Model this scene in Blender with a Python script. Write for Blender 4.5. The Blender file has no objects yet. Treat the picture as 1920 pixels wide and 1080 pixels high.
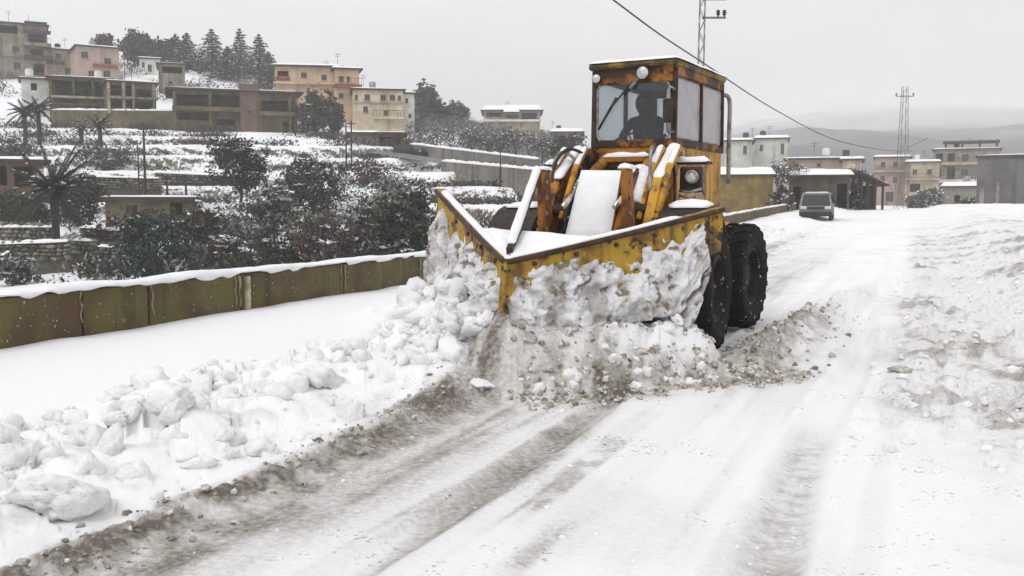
import bpy, bmesh, math, random
import numpy as np
from mathutils import Vector, Matrix, Euler

# ------------------------------------------------------------------ camera, sky, sun, exposure
scene = bpy.context.scene
COL = scene.collection
FPX = 1800.0; PITCH = math.atan(155 / 1800.0); CAMH = 1.6
cam_d = bpy.data.cameras.new('camera'); cam = bpy.data.objects.new('camera', cam_d); COL.objects.link(cam)
cam_d.sensor_width = 36.0; cam_d.lens = FPX / 1920 * 36
cam_d.clip_start = 0.1; cam_d.clip_end = 6000
cam.location = (0, 0, CAMH); cam.rotation_euler = (math.pi / 2 - PITCH, 0, 0)
scene.camera = cam

SUN_EL, SUN_AZ = math.radians(50), math.radians(215)     # azimuth clockwise from +Y: behind the camera, to the left
world = bpy.data.worlds.new('World'); scene.world = world; world.use_nodes = True
wn, wl = world.node_tree.nodes, world.node_tree.links
wn.clear()
w_out = wn.new('ShaderNodeOutputWorld'); w_bg = wn.new('ShaderNodeBackground')
w_sky = wn.new('ShaderNodeTexSky'); w_sky.sky_type = 'NISHITA'; w_sky.sun_disc = False
w_sky.sun_elevation = SUN_EL; w_sky.sun_rotation = SUN_AZ
w_sky.air_density = 1.0; w_sky.dust_density = 6.0; w_sky.ozone_density = 1.0
w_hsv = wn.new('ShaderNodeHueSaturation'); w_hsv.inputs['Saturation'].default_value = 0.10
w_mix = wn.new('ShaderNodeMix'); w_mix.data_type = 'RGBA'
w_mix.inputs[0].default_value = 0.90                       # closed cloud deck over the clear sky
w_cl = wn.new('ShaderNodeTexNoise'); w_cl.inputs['Scale'].default_value = 2.2; w_cl.inputs['Detail'].default_value = 4
w_map = wn.new('ShaderNodeMapping'); w_map.inputs['Scale'].default_value = (1, 1, 3.0)
w_tc = wn.new('ShaderNodeTexCoord')
w_rmp = wn.new('ShaderNodeValToRGB')
w_rmp.color_ramp.elements[0].position = 0.30; w_rmp.color_ramp.elements[0].color = (6.7, 6.75, 6.95, 1)
w_rmp.color_ramp.elements[1].position = 0.72; w_rmp.color_ramp.elements[1].color = (8.4, 8.35, 8.4, 1)
wl.new(w_tc.outputs['Generated'], w_map.inputs['Vector']); wl.new(w_map.outputs['Vector'], w_cl.inputs['Vector'])
wl.new(w_cl.outputs['Fac'], w_rmp.inputs['Fac'])
wl.new(w_sky.outputs['Color'], w_hsv.inputs['Color'])
wl.new(w_hsv.outputs['Color'], w_mix.inputs[6]); wl.new(w_rmp.outputs['Color'], w_mix.inputs[7])
wl.new(w_mix.outputs[2], w_bg.inputs['Color']); w_bg.inputs['Strength'].default_value = 0.10
wl.new(w_bg.outputs['Background'], w_out.inputs['Surface'])

sun_d = bpy.data.lights.new('sun', 'SUN'); sun_d.energy = 1.0; sun_d.angle = math.radians(25); sun_d.color = (1.0, 0.975, 0.95)
sun = bpy.data.objects.new('sun', sun_d); COL.objects.link(sun)
_sd = Vector((math.sin(SUN_AZ) * math.cos(SUN_EL), math.cos(SUN_AZ) * math.cos(SUN_EL), math.sin(SUN_EL)))
sun.rotation_euler = (-_sd).to_track_quat('-Z', 'Y').to_euler(); sun.location = _sd * 60
scene.view_settings.view_transform = 'Standard'; scene.view_settings.look = 'None'
scene.view_settings.exposure = 0.34; scene.view_settings.gamma = 1.0
scene.view_settings.use_curve_mapping = False
scene.cycles.max_bounces = 6; scene.cycles.diffuse_bounces = 3; scene.cycles.glossy_bounces = 3
scene.cycles.transmission_bounces = 4; scene.cycles.transparent_max_bounces = 12; scene.cycles.volume_bounces = 2
scene.cycles.use_denoising = True

# ------------------------------------------------------------------ measuring helpers (photograph pixel + distance -> place)
CP, SP = math.cos(PITCH), math.sin(PITCH)
HEAD = math.radians(22.8); CA, SA = math.cos(HEAD), math.sin(HEAD)   # direction of the road, the parapet and the loader
PROW = (-0.14, 8.15); V0, U0 = PROW[0] * CA - PROW[1] * SA, PROW[0] * SA + PROW[1] * CA

def ray(px, py):
    a = (px - 960) / FPX; b = -(py - 540) / FPX
    return (a, CP + b * SP, -SP + b * CP)
def at(px, py, d):
    r = ray(px, py); k = d / r[1]
    return Vector((r[0] * k, d, CAMH + r[2] * k))
def to_uv(x, y): return x * SA + y * CA, x * CA - y * SA
def from_uv(u, v): return u * SA + v * CA, u * CA - v * SA
def smooth(a, b, x):
    t = np.clip((np.asarray(x, float) - a) / (b - a), 0, 1); return t * t * (3 - 2 * t)

# ------------------------------------------------------------------ numpy noise
def _hash(ix, iy, s):
    n = (ix.astype(np.int64) * 374761393 + iy.astype(np.int64) * 668265263 + s * 1442695041) & 0xffffffff
    n = ((n ^ (n >> 13)) * 1274126177) & 0xffffffff
    return ((n ^ (n >> 16)) & 0xffffff) / float(0xffffff)
def vnoise(x, y, s=0):
    x = np.asarray(x, float); y = np.asarray(y, float)
    ix, iy = np.floor(x), np.floor(y); fx, fy = x - ix, y - iy
    fx = fx * fx * (3 - 2 * fx); fy = fy * fy * (3 - 2 * fy)
    a = _hash(ix, iy, s); b = _hash(ix + 1, iy, s); c = _hash(ix, iy + 1, s); d = _hash(ix + 1, iy + 1, s)
    return (a * (1 - fx) + b * fx) * (1 - fy) + (c * (1 - fx) + d * fx) * fy
def fbm(x, y, o=4, s=0):
    t = 0; a = 0.5; n = 0
    for i in range(o):
        t = t + a * vnoise(x * 2 ** i + 17.3 * i, y * 2 ** i - 9.1 * i, s + i); n += a; a *= 0.5
    return t / n
def cells(x, y, s=0):
    """distance to the nearest scattered point, and that point's own random number"""
    x = np.asarray(x, float); y = np.asarray(y, float)
    ix, iy = np.floor(x), np.floor(y); best = np.full(x.shape, 9.0); rnd = np.zeros(x.shape)
    for dx in (-1, 0, 1):
        for dy in (-1, 0, 1):
            jx = _hash(ix + dx, iy + dy, s) + ix + dx; jy = _hash(ix + dx, iy + dy, s + 7) + iy + dy
            r = np.hypot(x - jx, y - jy); m = r < best
            best = np.where(m, r, best); rnd = np.where(m, _hash(ix + dx, iy + dy, s + 13), rnd)
    return best, rnd

# ------------------------------------------------------------------ materials
def mat(name, c1, c2=None, scale=4.0, rough=0.8, bump=0.0, bscale=None, lo=0.4, hi=0.62, c3=None, s3=20.0, lo3=0.6, hi3=0.66,
        metallic=0.0, spec=0.3, detail=5.0, stretch=(1, 1, 1), snow=0.0, streak=None):
    """base colour c1 broken up by c2 (large patches) and c3 (fine flecks); snow > 0 lays snow on faces that look up"""
    m = bpy.data.materials.new(name); m.use_nodes = True
    n, l = m.node_tree.nodes, m.node_tree.links
    b = n['Principled BSDF']; b.inputs['Roughness'].default_value = rough; b.inputs['Metallic'].default_value = metallic
    b.inputs['Specular IOR Level'].default_value = spec
    g = n.new('ShaderNodeNewGeometry'); mp = n.new('ShaderNodeMapping'); mp.inputs['Scale'].default_value = stretch
    l.new(g.outputs['Position'], mp.inputs['Vector'])
    def noise(sc, det=detail):
        t = n.new('ShaderNodeTexNoise'); t.inputs['Scale'].default_value = sc; t.inputs['Detail'].default_value = det
        t.inputs['Roughness'].default_value = 0.62
        l.new(mp.outputs['Vector'], t.inputs['Vector']); return t.outputs['Fac']
    def ramp(sock, a, z):
        r = n.new('ShaderNodeMapRange'); r.interpolation_type = 'SMOOTHSTEP'
        r.inputs['From Min'].default_value = a; r.inputs['From Max'].default_value = z
        l.new(sock, r.inputs['Value']); return r.outputs['Result']
    def mix(f, a, z):
        x = n.new('ShaderNodeMix'); x.data_type = 'RGBA'; l.new(f, x.inputs[0])
        for i, q in ((6, a), (7, z)):
            if isinstance(q, tuple): x.inputs[i].default_value = (*q, 1)
            else: l.new(q, x.inputs[i])
        return x.outputs[2]
    col = c1
    if c2: col = mix(ramp(noise(scale), lo, hi), c1, c2)
    if streak:                                             # run-off stains: noise drawn out along z
        m2 = n.new('ShaderNodeMapping'); m2.inputs['Scale'].default_value = (1, 1, 0.07); l.new(g.outputs['Position'], m2.inputs['Vector'])
        t = n.new('ShaderNodeTexNoise'); t.inputs['Scale'].default_value = streak[1]; t.inputs['Detail'].default_value = 4
        l.new(m2.outputs['Vector'], t.inputs['Vector']); col = mix(ramp(t.outputs['Fac'], 0.5, 0.72), col, streak[0])
    if c3: col = mix(ramp(noise(s3, 3), lo3, hi3), col, c3)
    if snow > 0:
        sx = n.new('ShaderNodeSeparateXYZ'); l.new(g.outputs['Normal'], sx.inputs['Vector'])
        ad = n.new('ShaderNodeMath'); ad.operation = 'MULTIPLY_ADD'; l.new(noise(3.0), ad.inputs[0]); ad.inputs[1].default_value = 0.7
        l.new(sx.outputs['Z'], ad.inputs[2])
        col = mix(ramp(ad.outputs[0], 1.25 - snow, 1.4 - snow), col, (0.82, 0.83, 0.85))
    if isinstance(col, tuple): b.inputs['Base Color'].default_value = (*col, 1)
    else: l.new(col, b.inputs['Base Color'])
    if bump:
        bp = n.new('ShaderNodeBump'); bp.inputs['Strength'].default_value = min(1, bump); bp.inputs['Distance'].default_value = 0.03
        l.new(noise(bscale or scale * 4), bp.inputs['Height']); l.new(bp.outputs['Normal'], b.inputs['Normal'])
    return m

M = {}
SNOW = (0.86, 0.865, 0.88)
M['snow'] = mat('snow', SNOW, (0.80, 0.81, 0.83), 3.0, 0.75, 0.35, 22)
M['snow_roof'] = mat('snow_on_roofs', SNOW, (0.78, 0.79, 0.80), 0.6, 0.8)
M['snow_clod'] = mat('broken_snow', (.87, .872, .88), (.80, .80, .805), 5.0, .85, .7, 34, c3=(.58, .55, .50), s3=26, lo3=.68, hi3=.76)
M['slush'] = mat('dirty_slush', (0.52, 0.49, 0.44), (0.22, 0.18, 0.13), 9.0, 0.8, 0.8, 40, c3=(0.76, 0.75, 0.73), s3=16, lo3=0.52, hi3=0.62)

# ------------------------------------------------------------------ mesh helpers
class MB:
    def __init__(s): s.v = []; s.f = []; s.m = []
    def add(s, vs, fs, m=0):
        o = len(s.v); s.v += [tuple(q) for q in vs]; s.f += [tuple(i + o for i in f) for f in fs]; s.m += [m] * len(fs); return s
    def box(s, c, d, rz=0.0, m=0, rot=None):
        R = rot or Matrix.Rotation(rz, 3, 'Z'); c = Vector(c); vs = []
        for x in (-.5, .5):
            for y in (-.5, .5):
                for z in (-.5, .5): vs.append(c + R @ Vector((x * d[0], y * d[1], z * d[2])))
        return s.add(vs, [(0, 1, 3, 2), (4, 6, 7, 5), (0, 4, 5, 1), (2, 3, 7, 6), (0, 2, 6, 4), (1, 5, 7, 3)], m)
    def beam(s, p, q, w, h, m=0, w2=None, h2=None):
        p, q = Vector(p), Vector(q); d = (q - p).normalized(); up = Vector((0, 0, 1))
        if abs(d.z) > 0.97: up = Vector((0, 1, 0))
        sx = d.cross(up).normalized(); uz = sx.cross(d); vs = []
        for e, ww, hh in ((p, w, h), (q, w2 or w, h2 or h)):
            for a, b in ((-1, -1), (1, -1), (1, 1), (-1, 1)): vs.append(e + sx * a * ww / 2 + uz * b * hh / 2)
        return s.add(vs, [(3, 2, 1, 0), (4, 5, 6, 7), (0, 1, 5, 4), (1, 2, 6, 5), (2, 3, 7, 6), (3, 0, 4, 7)], m)
    def tube(s, pts, r, n=8, m=0, cap=True):
        pts = [Vector(p) for p in pts]; rs = r if isinstance(r, (list, tuple)) else [r] * len(pts); vs = []; fs = []
        ref = Vector((0.31, 0.22, 0.92)).normalized()
        for i, p in enumerate(pts):
            d = (pts[min(i + 1, len(pts) - 1)] - pts[max(i - 1, 0)]).normalized()
            if abs(d.dot(ref)) > 0.97: a = d.cross(Vector((1, 0, 0))).normalized()
            else: a = d.cross(ref).normalized()
            b = d.cross(a)
            for k in range(n):
                t = 2 * math.pi * k / n; vs.append(p + (a * math.cos(t) + b * math.sin(t)) * rs[i])
        for i in range(len(pts) - 1):
            for k in range(n):
                k2 = (k + 1) % n; fs.append((i * n + k, i * n + k2, (i + 1) * n + k2, (i + 1) * n + k))
        if cap: fs += [tuple(range(n))[::-1], tuple((len(pts) - 1) * n + k for k in range(n))]
        return s.add(vs, fs, m)
    def lathe(s, prof, o=(0, 0, 0), axis='X', n=32, m=0, closed=False):
        o = Vector(o); vs = []; fs = []
        for r, h in prof:
            for k in range(n):
                t = 2 * math.pi * k / n; a, b = r * math.cos(t), r * math.sin(t)
                vs.append(o + Vector({'X': (h, a, b), 'Y': (b, h, a), 'Z': (a, b, h)}[axis]))
        N = len(prof)
        for i in range(N if closed else N - 1):
            j = (i + 1) % N
            for k in range(n):
                k2 = (k + 1) % n; fs.append((i * n + k, i * n + k2, j * n + k2, j * n + k))
        return s.add(vs, fs, m)
    def prism(s, poly, ex, m=0):
        poly = [Vector(p) for p in poly]; ex = Vector(ex); n = len(poly)
        vs = poly + [p + ex for p in poly]
        fs = [tuple(range(n))[::-1], tuple(range(n, 2 * n))] + [(i, (i + 1) % n, n + (i + 1) % n, n + i) for i in range(n)]
        return s.add(vs, fs, m)
    def clod(s, c, r, rnd, sub=1, flat=1.0, m=0, jit=0.25):
        V, Fc = ICO[sub]; R = Euler((rnd.random() * 6, rnd.random() * 6, rnd.random() * 6)).to_matrix()
        sc = Vector((1 + rnd.uniform(-.3, .3), 1 + rnd.uniform(-.3, .3), 1 + rnd.uniform(-.3, .3)))
        c = Vector(c); ph = [rnd.random() * 6 for _ in range(6)]; vs = []
        pls = [(Vector((rnd.gauss(0, 1), rnd.gauss(0, 1), rnd.gauss(0, 1))).normalized(), rnd.uniform(.55, .9)) for _ in range(7 if sub > 1 else 0)]   # fracture faces
        for q in V:
            hf = .16 * math.sin(q.x * 9 + ph[4]) * math.sin(q.y * 8 + ph[5]) * math.sin(q.z * 9.5 + ph[1]) if sub > 1 else 0
            k = 1 + hf + jit * (math.sin(q.x * 2.3 + ph[0]) * math.sin(q.y * 2.7 + ph[1]) + 0.6 * math.sin(q.z * 5.1 + ph[2]) * math.sin(q.x * 4.3 + ph[3])) + rnd.uniform(-jit, jit) * .35
            for n_, o_ in pls:
                dt = q.dot(n_)
                if dt * k > o_: k = o_ / dt + (k - o_ / dt) * .22
            w = R @ Vector((q.x * sc.x, q.y * sc.y, q.z * sc.z)) * (r * k); w.z *= flat; vs.append(c + w)
        return s.add(vs, Fc, m)
    def build(s, name, mats, parent=None, smooth=False, bevel=0.0, loc=None, recalc=True, auto=None):
        me = bpy.data.meshes.new(name); me.from_pydata([tuple(q) for q in s.v], [], s.f)
        for q in (mats if isinstance(mats, (list, tuple)) else [mats]): me.materials.append(M[q] if isinstance(q, str) else q)
        if any(s.m): me.polygons.foreach_set('material_index', s.m)
        if recalc:
            bm = bmesh.new(); bm.from_mesh(me); bmesh.ops.recalc_face_normals(bm, faces=bm.faces); bm.to_mesh(me); bm.free()
        if smooth: me.polygons.foreach_set('use_smooth', [True] * len(me.polygons))
        me.update()
        o = bpy.data.objects.new(name, me); COL.objects.link(o)
        if parent: o.parent = parent
        if loc is not None: o.location = loc
        if bevel:
            b = o.modifiers.new('bevel', 'BEVEL'); b.width = bevel; b.segments = 2; b.limit_method = 'ANGLE'; b.angle_limit = 0.6
        return o
def _ico(sub):
    bm = bmesh.new(); bmesh.ops.create_icosphere(bm, subdivisions=sub, radius=1.0)
    bm.verts.ensure_lookup_table(); r = ([v.co.copy() for v in bm.verts], [tuple(v.index for v in f.verts) for f in bm.faces]); bm.free(); return r
ICO = {i: _ico(i) for i in (1, 2, 3, 4)}

def tag(o, label=None, cat=None, group=None, kind=None):
    if label: o['label'] = label
    if cat: o['category'] = cat
    if group: o['group'] = group
    if kind: o['kind'] = kind
    return o
def thing(name, label, cat, loc=(0, 0, 0), rz=0.0, group=None):
    o = bpy.data.objects.new(name, None); o.empty_display_size = 0.3; COL.objects.link(o)
    o.location = loc; o.rotation_euler = (0, 0, rz); return tag(o, label, cat, group)
def np_sheet(name, V, nr, nc, material, keep=None, attrs=None, smooth=True):
    """grid of nr x nc points as one sheet; keep is a mask per cell"""
    idx = np.arange(nr * nc).reshape(nr, nc)
    q = np.stack([idx[:-1, :-1], idx[:-1, 1:], idx[1:, 1:], idx[1:, :-1]], -1).reshape(-1, 4)
    if keep is not None: q = q[keep.reshape(-1)]
    me = bpy.data.meshes.new(name); me.vertices.add(len(V)); me.vertices.foreach_set('co', V.astype(np.float32).ravel())
    me.loops.add(q.size); me.loops.foreach_set('vertex_index', q.astype(np.int32).ravel())
    me.polygons.add(len(q)); me.polygons.foreach_set('loop_start', np.arange(0, q.size, 4, dtype=np.int32))
    me.update(calc_edges=True); me.polygons.foreach_set('use_smooth', np.ones(len(q), bool) if smooth else np.zeros(len(q), bool))
    for k, a in (attrs or {}).items():
        at_ = me.attributes.new(k, 'FLOAT', 'POINT'); at_.data.foreach_set('value', np.asarray(a, np.float32).ravel())
    me.materials.append(material); o = bpy.data.objects.new(name, me); COL.objects.link(o); return o

# ================================================================== GROUND
def plow_frame(x, y):
    u, v = to_uv(x, y); return v - V0, u - U0               # p to the loader's right side in the picture, t backwards from the prow
def road_height(x, y):
    u, v = to_uv(x, y); p, t = v - V0, u - U0
    z = 1.25 * smooth(18, 95, u) + 0.035 * (fbm(x * .5, y * .5, 3, 5) - .5)
    # untouched snow between the ridge and the parapet
    z = z + 0.03 * smooth(-5.3, -6.3, v) + 0.05 * (fbm(u * .35, v * .5, 2, 9) - .5) * smooth(-5.5, -6.5, v)
    z = z + 0.05 * smooth(-8.3, -9.2, v) * fbm(u * 1.1, v, 2, 4)
    # ploughed ridge, ahead of the blade and, shifted outwards, behind it
    sh = 1.5 * smooth(1.5, 4.5, t); vr = v + sh + .35 * (fbm(u * .45, 3.0 + 0 * u, 3, 21) - .5)
    env = smooth(-3.38, -4.55, vr) * smooth(-6.3, -5.0, vr)
    f1, r1 = cells(u * 2.1, v * 2.3, 31); f2, r2 = cells(u * 4.6, v * 4.8, 37); f3, r3 = cells(u * 10, v * 10, 39)
    lump = np.clip(1 - (f1 * 1.05) ** 2, 0, 1) * (.25 + .9 * r1) * .24 + np.clip(1 - (f2 * 1.1) ** 2, 0, 1) * r2 * .10 + np.clip(1 - (f3 * 1.2) ** 2, 0, 1) * r3 * .035
    z = z + env * (.05 + .12 * fbm(u * .6, v * .6, 2, 44) + .62 * lump)
    edge = np.exp(-((v + sh + 3.42) / .16) ** 2) * smooth(12, 7, np.abs(u))
    z = z + edge * (.02 + .07 * np.clip(1 - (f3 * 1.2) ** 2, 0, 1))
    # heap rolled up in front of the left wing
    sl = -.64 * p + .77 * t; dl = -.77 * p - .64 * t
    hl = np.exp(-((sl - 1.0) / .8) ** 2) * smooth(1.15, .25, dl) * smooth(-.25, -.05, dl) * smooth(-.5, .1, sl)
    z = z + hl * (.26 + .75 * lump + .12 * fbm(x * 2, y * 2, 3, 3))
    tail = np.exp(-((sl - .2) / 1.5) ** 2) * smooth(2.2, .3, dl) * smooth(-.2, .2, dl) * smooth(.35, -.3, p)
    z = z + .12 * tail * (1 + 2.5 * lump)
    # roll along the right wing
    sr = .64 * p + .77 * t; dr = .77 * p - .64 * t
    hr = smooth(.60, .10, dr) * smooth(-.35, -.1, dr) * smooth(-.25, .1, sr) * smooth(2.45, 1.95, sr)
    roll = .36 + .16 * fbm(sr * 2.2, dr * 2, 3, 71) + .55 * lump + .25 * np.clip(1 - (f2 * 1.2) ** 2, 0, 1) * r2 * smooth(.1, .6, dr) + .9 * lump * smooth(.15, .5, dr) * .5
    z = z + hr * roll
    # windrow it leaves behind
    wr = np.exp(-((p - 1.85 - .06 * (t - 2)) / .36) ** 2) * smooth(1.0, 3.2, t) * smooth(16, 7, t)
    z = z + wr * (.06 + .8 * lump)
    # wheel tracks and trodden lanes
    for vc, w, dp in ((-2.25, .11, .035), (-.56, .14, .05), (.55, .22, .02), (-1.18, .1, .015), (-1.55, .1, .012), (.9, .12, .012)):
        wob = .05 * np.sin(u * .8 + vc); k = np.exp(-((v - vc - wob) / w) ** 4) * smooth(40, 20, u); z = z - dp * k
        z = z + dp * .7 * np.exp(-((np.abs(v - vc - wob) - w * 1.5) / .06) ** 2) * smooth(25, 12, u) * fbm(u * 5, v * 5, 2, 3)
    # churned snow on the right
    ch = smooth(-.45, .1, v - .12 * np.sin(u * .7)) * smooth(5.5, 8.5, u) * smooth(60, 25, u)
    f4, r4 = cells(u * 3.6, v * 4.2, 51); f5, r5 = cells(u * 7.5, v * 8, 53)
    z = z + ch * (.09 * (fbm(x * 1.6, y * 1.6, 3, 61) - .5) + .11 * np.clip(1 - (f4 * 1.3) ** 2, 0, 1) * (r4 > .55) * r4 + .045 * np.clip(1 - (f5 * 1.3) ** 2, 0, 1) * r5)
    rb = smooth(.6, 3.2, v) * smooth(9, 20, u)
    z = z + rb * (.28 + .35 * lump + .2 * fbm(u * .4, v * .6, 2, 77))
    z = z + .014 * (fbm(u * 4, v * 5, 3, 81) - .5) * smooth(-3.6, -3.0, v)
    return z
def road_dirt(x, y):
    u, v = to_uv(x, y); p, t = v - V0, u - U0
    st = fbm(u * .35, v * 7, 3, 101); fine = fbm(x * 6, y * 6, 3, 103); big = fbm(x * .8, y * .8, 3, 107)
    d = .10 * smooth(.5, .75, big) * smooth(-5.5, -4, v)
    sh = 1.5 * smooth(1.5, 4.5, t)
    vv = v + sh + .12 * (fbm(u * .9, 0 * u, 3, 115) - .5)
    cut = smooth(-3.62, -3.40, vv) * smooth(-2.45, -3.15, vv)
    d = d + cut * (.34 + .30 * smooth(.40, .62, .35 * fine + .65 * st)) * smooth(60, 10, u)
    rim = np.exp(-((vv + 3.42) / .17) ** 2); d = d + rim * .42 * smooth(.38, .6, fine) * smooth(30, 9, u)
    mid = smooth(-3.2, -2.6, v) * smooth(.6, -.4, v) * smooth(40, 12, u); d = d + mid * (.02 + .09 * smooth(.42, .70, st))
    for vc, a_ in ((-1.55, .07), (-1.18, .06), (.9, .05), (-2.62, .12)): d = d + a_ * np.exp(-((v - vc - .06 * np.sin(u * .6 + vc)) / .12) ** 2) * smooth(30, 9, u) * (.4 + st)
    lane = smooth(-3.3, -2.9, v) * smooth(-1.0, -1.9, v) * smooth(12, 8, u); d = d + lane * (.06 + .26 * smooth(.5, .72, st) * smooth(.3, .7, fine))
    d = d + .42 * np.exp(-((v + 2.25 - .05 * np.sin(u * .8 - 2.25)) / .15) ** 2) * smooth(9, 6, u) * smooth(.15, .6, st)
    tr = np.exp(-((v + .56 - .05 * np.sin(u * .8 - .56)) / .13) ** 4) * smooth(8.0, 6.2, u); d = d + tr * (.22 + .16 * (np.sin(u * 34) > .1) * fine + .3 * (fine - .35))
    d = d + .18 * np.exp(-((v - .5) / .22) ** 2) * smooth(9, 6, u) * fine
    sr = .64 * p + .77 * t; dr = .77 * p - .64 * t
    foot = smooth(.24, .46, dr + .25 * (fbm(x * 2, y * 2, 3, 5) - .5)) * smooth(1.0, .55, dr) * smooth(-.1, .45, sr) * smooth(3.3, 2.4, sr)
    d = d + foot * (.18 + .46 * smooth(.40, .62, fine))
    d = d + (.10 + .30 * smooth(.45, .68, fine)) * smooth(.42, .64, big) * smooth(.6, .2, dr) * smooth(-.2, 0, dr) * smooth(0, .2, sr) * smooth(3, 2.4, sr)
    wr = np.exp(-((p - 1.75 - .06 * (t - 2)) / .5) ** 2) * smooth(.8, 2.0, t) * smooth(8, 4.5, t); d = d + wr * (.28 + .32 * smooth(.4, .6, fine))
    sl = -.64 * p + .77 * t; dl = -.77 * p - .64 * t
    d = d + .14 * np.exp(-((sl - .9) / .9) ** 2) * smooth(1.2, .2, dl) * smooth(-.3, 0, dl) * (.3 + fine)
    env = smooth(-3.4, -3.9, v) * smooth(-5.4, -4.6, v); d = d + env * .25 * smooth(.55, .75, fine)
    wake = smooth(-5.6, -4.9, v) * smooth(-1.9, -2.5, v) * smooth(3.5, 6, t) * smooth(45, 20, u); d = d + wake * (.12 + .25 * st)
    ch = smooth(-.45, .1, v) * smooth(5.5, 8.5, u) * smooth(70, 30, u); d = d + ch * (.15 + .40 * smooth(.5, .7, .5 * fine + .5 * big))
    return np.clip(d, 0, 1)

def snow_ground_material():
    m = bpy.data.materials.new('trodden_snow'); m.use_nodes = True; n, l = m.node_tree.nodes, m.node_tree.links
    b = n['Principled BSDF']; b.inputs['Roughness'].default_value = .7; b.inputs['Specular IOR Level'].default_value = .25
    a = n.new('ShaderNodeAttribute'); a.attribute_name = 'dirt'
    g = n.new('ShaderNodeNewGeometry')
    def noise(sc, d=5):
        t = n.new('ShaderNodeTexNoise'); t.inputs['Scale'].default_value = sc; t.inputs['Detail'].default_value = d; t.inputs['Roughness'].default_value = .65
        l.new(g.outputs['Position'], t.inputs['Vector']); return t.outputs['Fac']
    ad = n.new('ShaderNodeMath'); ad.operation = 'SUBTRACT'; l.new(noise(24), ad.inputs[0]); ad.inputs[1].default_value = .5
    mu = n.new('ShaderNodeMath'); mu.operation = 'MULTIPLY'; l.new(ad.outputs[0], mu.inputs[0]); l.new(a.outputs['Fac'], mu.inputs[1])
    m2 = n.new('ShaderNodeMath'); m2.operation = 'MULTIPLY_ADD'; l.new(mu.outputs[0], m2.inputs[0]); m2.inputs[1].default_value = 1.8; l.new(a.outputs['Fac'], m2.inputs[2])
    def rng_(sock, a_, b_):                                  # grit scattered over the trodden snow
        q_ = n.new('ShaderNodeMapRange'); q_.interpolation_type = 'SMOOTHSTEP'; q_.inputs['From Min'].default_value = a_; q_.inputs['From Max'].default_value = b_; l.new(sock, q_.inputs['Value']); return q_.outputs['Result']
    g1 = n.new('ShaderNodeMath'); g1.operation = 'MULTIPLY'; l.new(rng_(noise(30, 2), .60, .66), g1.inputs[0]); l.new(rng_(noise(.9, 3), .50, .66), g1.inputs[1])
    at2 = n.new('ShaderNodeAttribute'); at2.attribute_name = 'grit'; g3 = n.new('ShaderNodeMath'); g3.operation = 'MULTIPLY'; l.new(g1.outputs[0], g3.inputs[0]); l.new(at2.outputs['Fac'], g3.inputs[1])
    g2 = n.new('ShaderNodeMath'); g2.operation = 'MULTIPLY_ADD'; l.new(g3.outputs[0], g2.inputs[0]); g2.inputs[1].default_value = .6; l.new(m2.outputs[0], g2.inputs[2]); m2 = g2
    r = n.new('ShaderNodeValToRGB'); e = r.color_ramp.elements
    e[0].position = 0.0; e[0].color = (.86, .865, .875, 1); e[1].position = 1.0; e[1].color = (.14, .12, .098, 1)
    for ps, c in ((.22, (.72, .717, .715, 1)), (.45, (.48, .465, .445, 1)), (.7, (.31, .288, .26, 1))):
        q = e.new(ps); q.color = c
    l.new(m2.outputs[0], r.inputs['Fac']); l.new(r.outputs['Color'], b.inputs['Base Color'])
    bp = n.new('ShaderNodeBump'); bp.inputs['Strength'].default_value = .55; bp.inputs['Distance'].default_value = .02
    l.new(noise(30, 6), bp.inputs['Height']); l.new(bp.outputs['Normal'], b.inputs['Normal'])
    return m
M['trodden'] = snow_ground_material()

pxs = np.concatenate([-430 - np.geomspace(12, 9000, 60)[::-1], np.linspace(-420, 2400, 780), 2410 + np.geomspace(12, 9000, 60)]); ds = np.geomspace(0.7, 170, 470); nc, nr = len(pxs), len(ds)
X = (pxs[None, :] - 960) / FPX * ds[:, None]; Y = np.repeat(ds[:, None], nc, 1)
Z = road_height(X, Y); Dt = road_dirt(X, Y); U_, V_ = to_uv(X, Y)
kp = (V_[:-1, :-1] > -9.24) & (V_[:-1, 1:] > -9.24)
tag(np_sheet('snowy_road', np.stack([X, Y, Z], -1).reshape(-1, 3), nr, nc, M['trodden'], kp, {'dirt': Dt, 'grit': smooth(-4.2, -3.4, V_)}), 'white ploughed road with wheel tracks and dirty slush', None, None, 'structure')
gp = MB(); far = 1100
q = [from_uv(-300, -9.0), from_uv(-300, far), from_uv(far, far), from_uv(far, -9.0)]
gp.add([(a, b, -.13) for a, b in q], [(0, 1, 2, 3)])
tag(gp.build('ground', 'snow', recalc=False), 'snow covered ground around and behind the road', None, None, 'structure')

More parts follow.
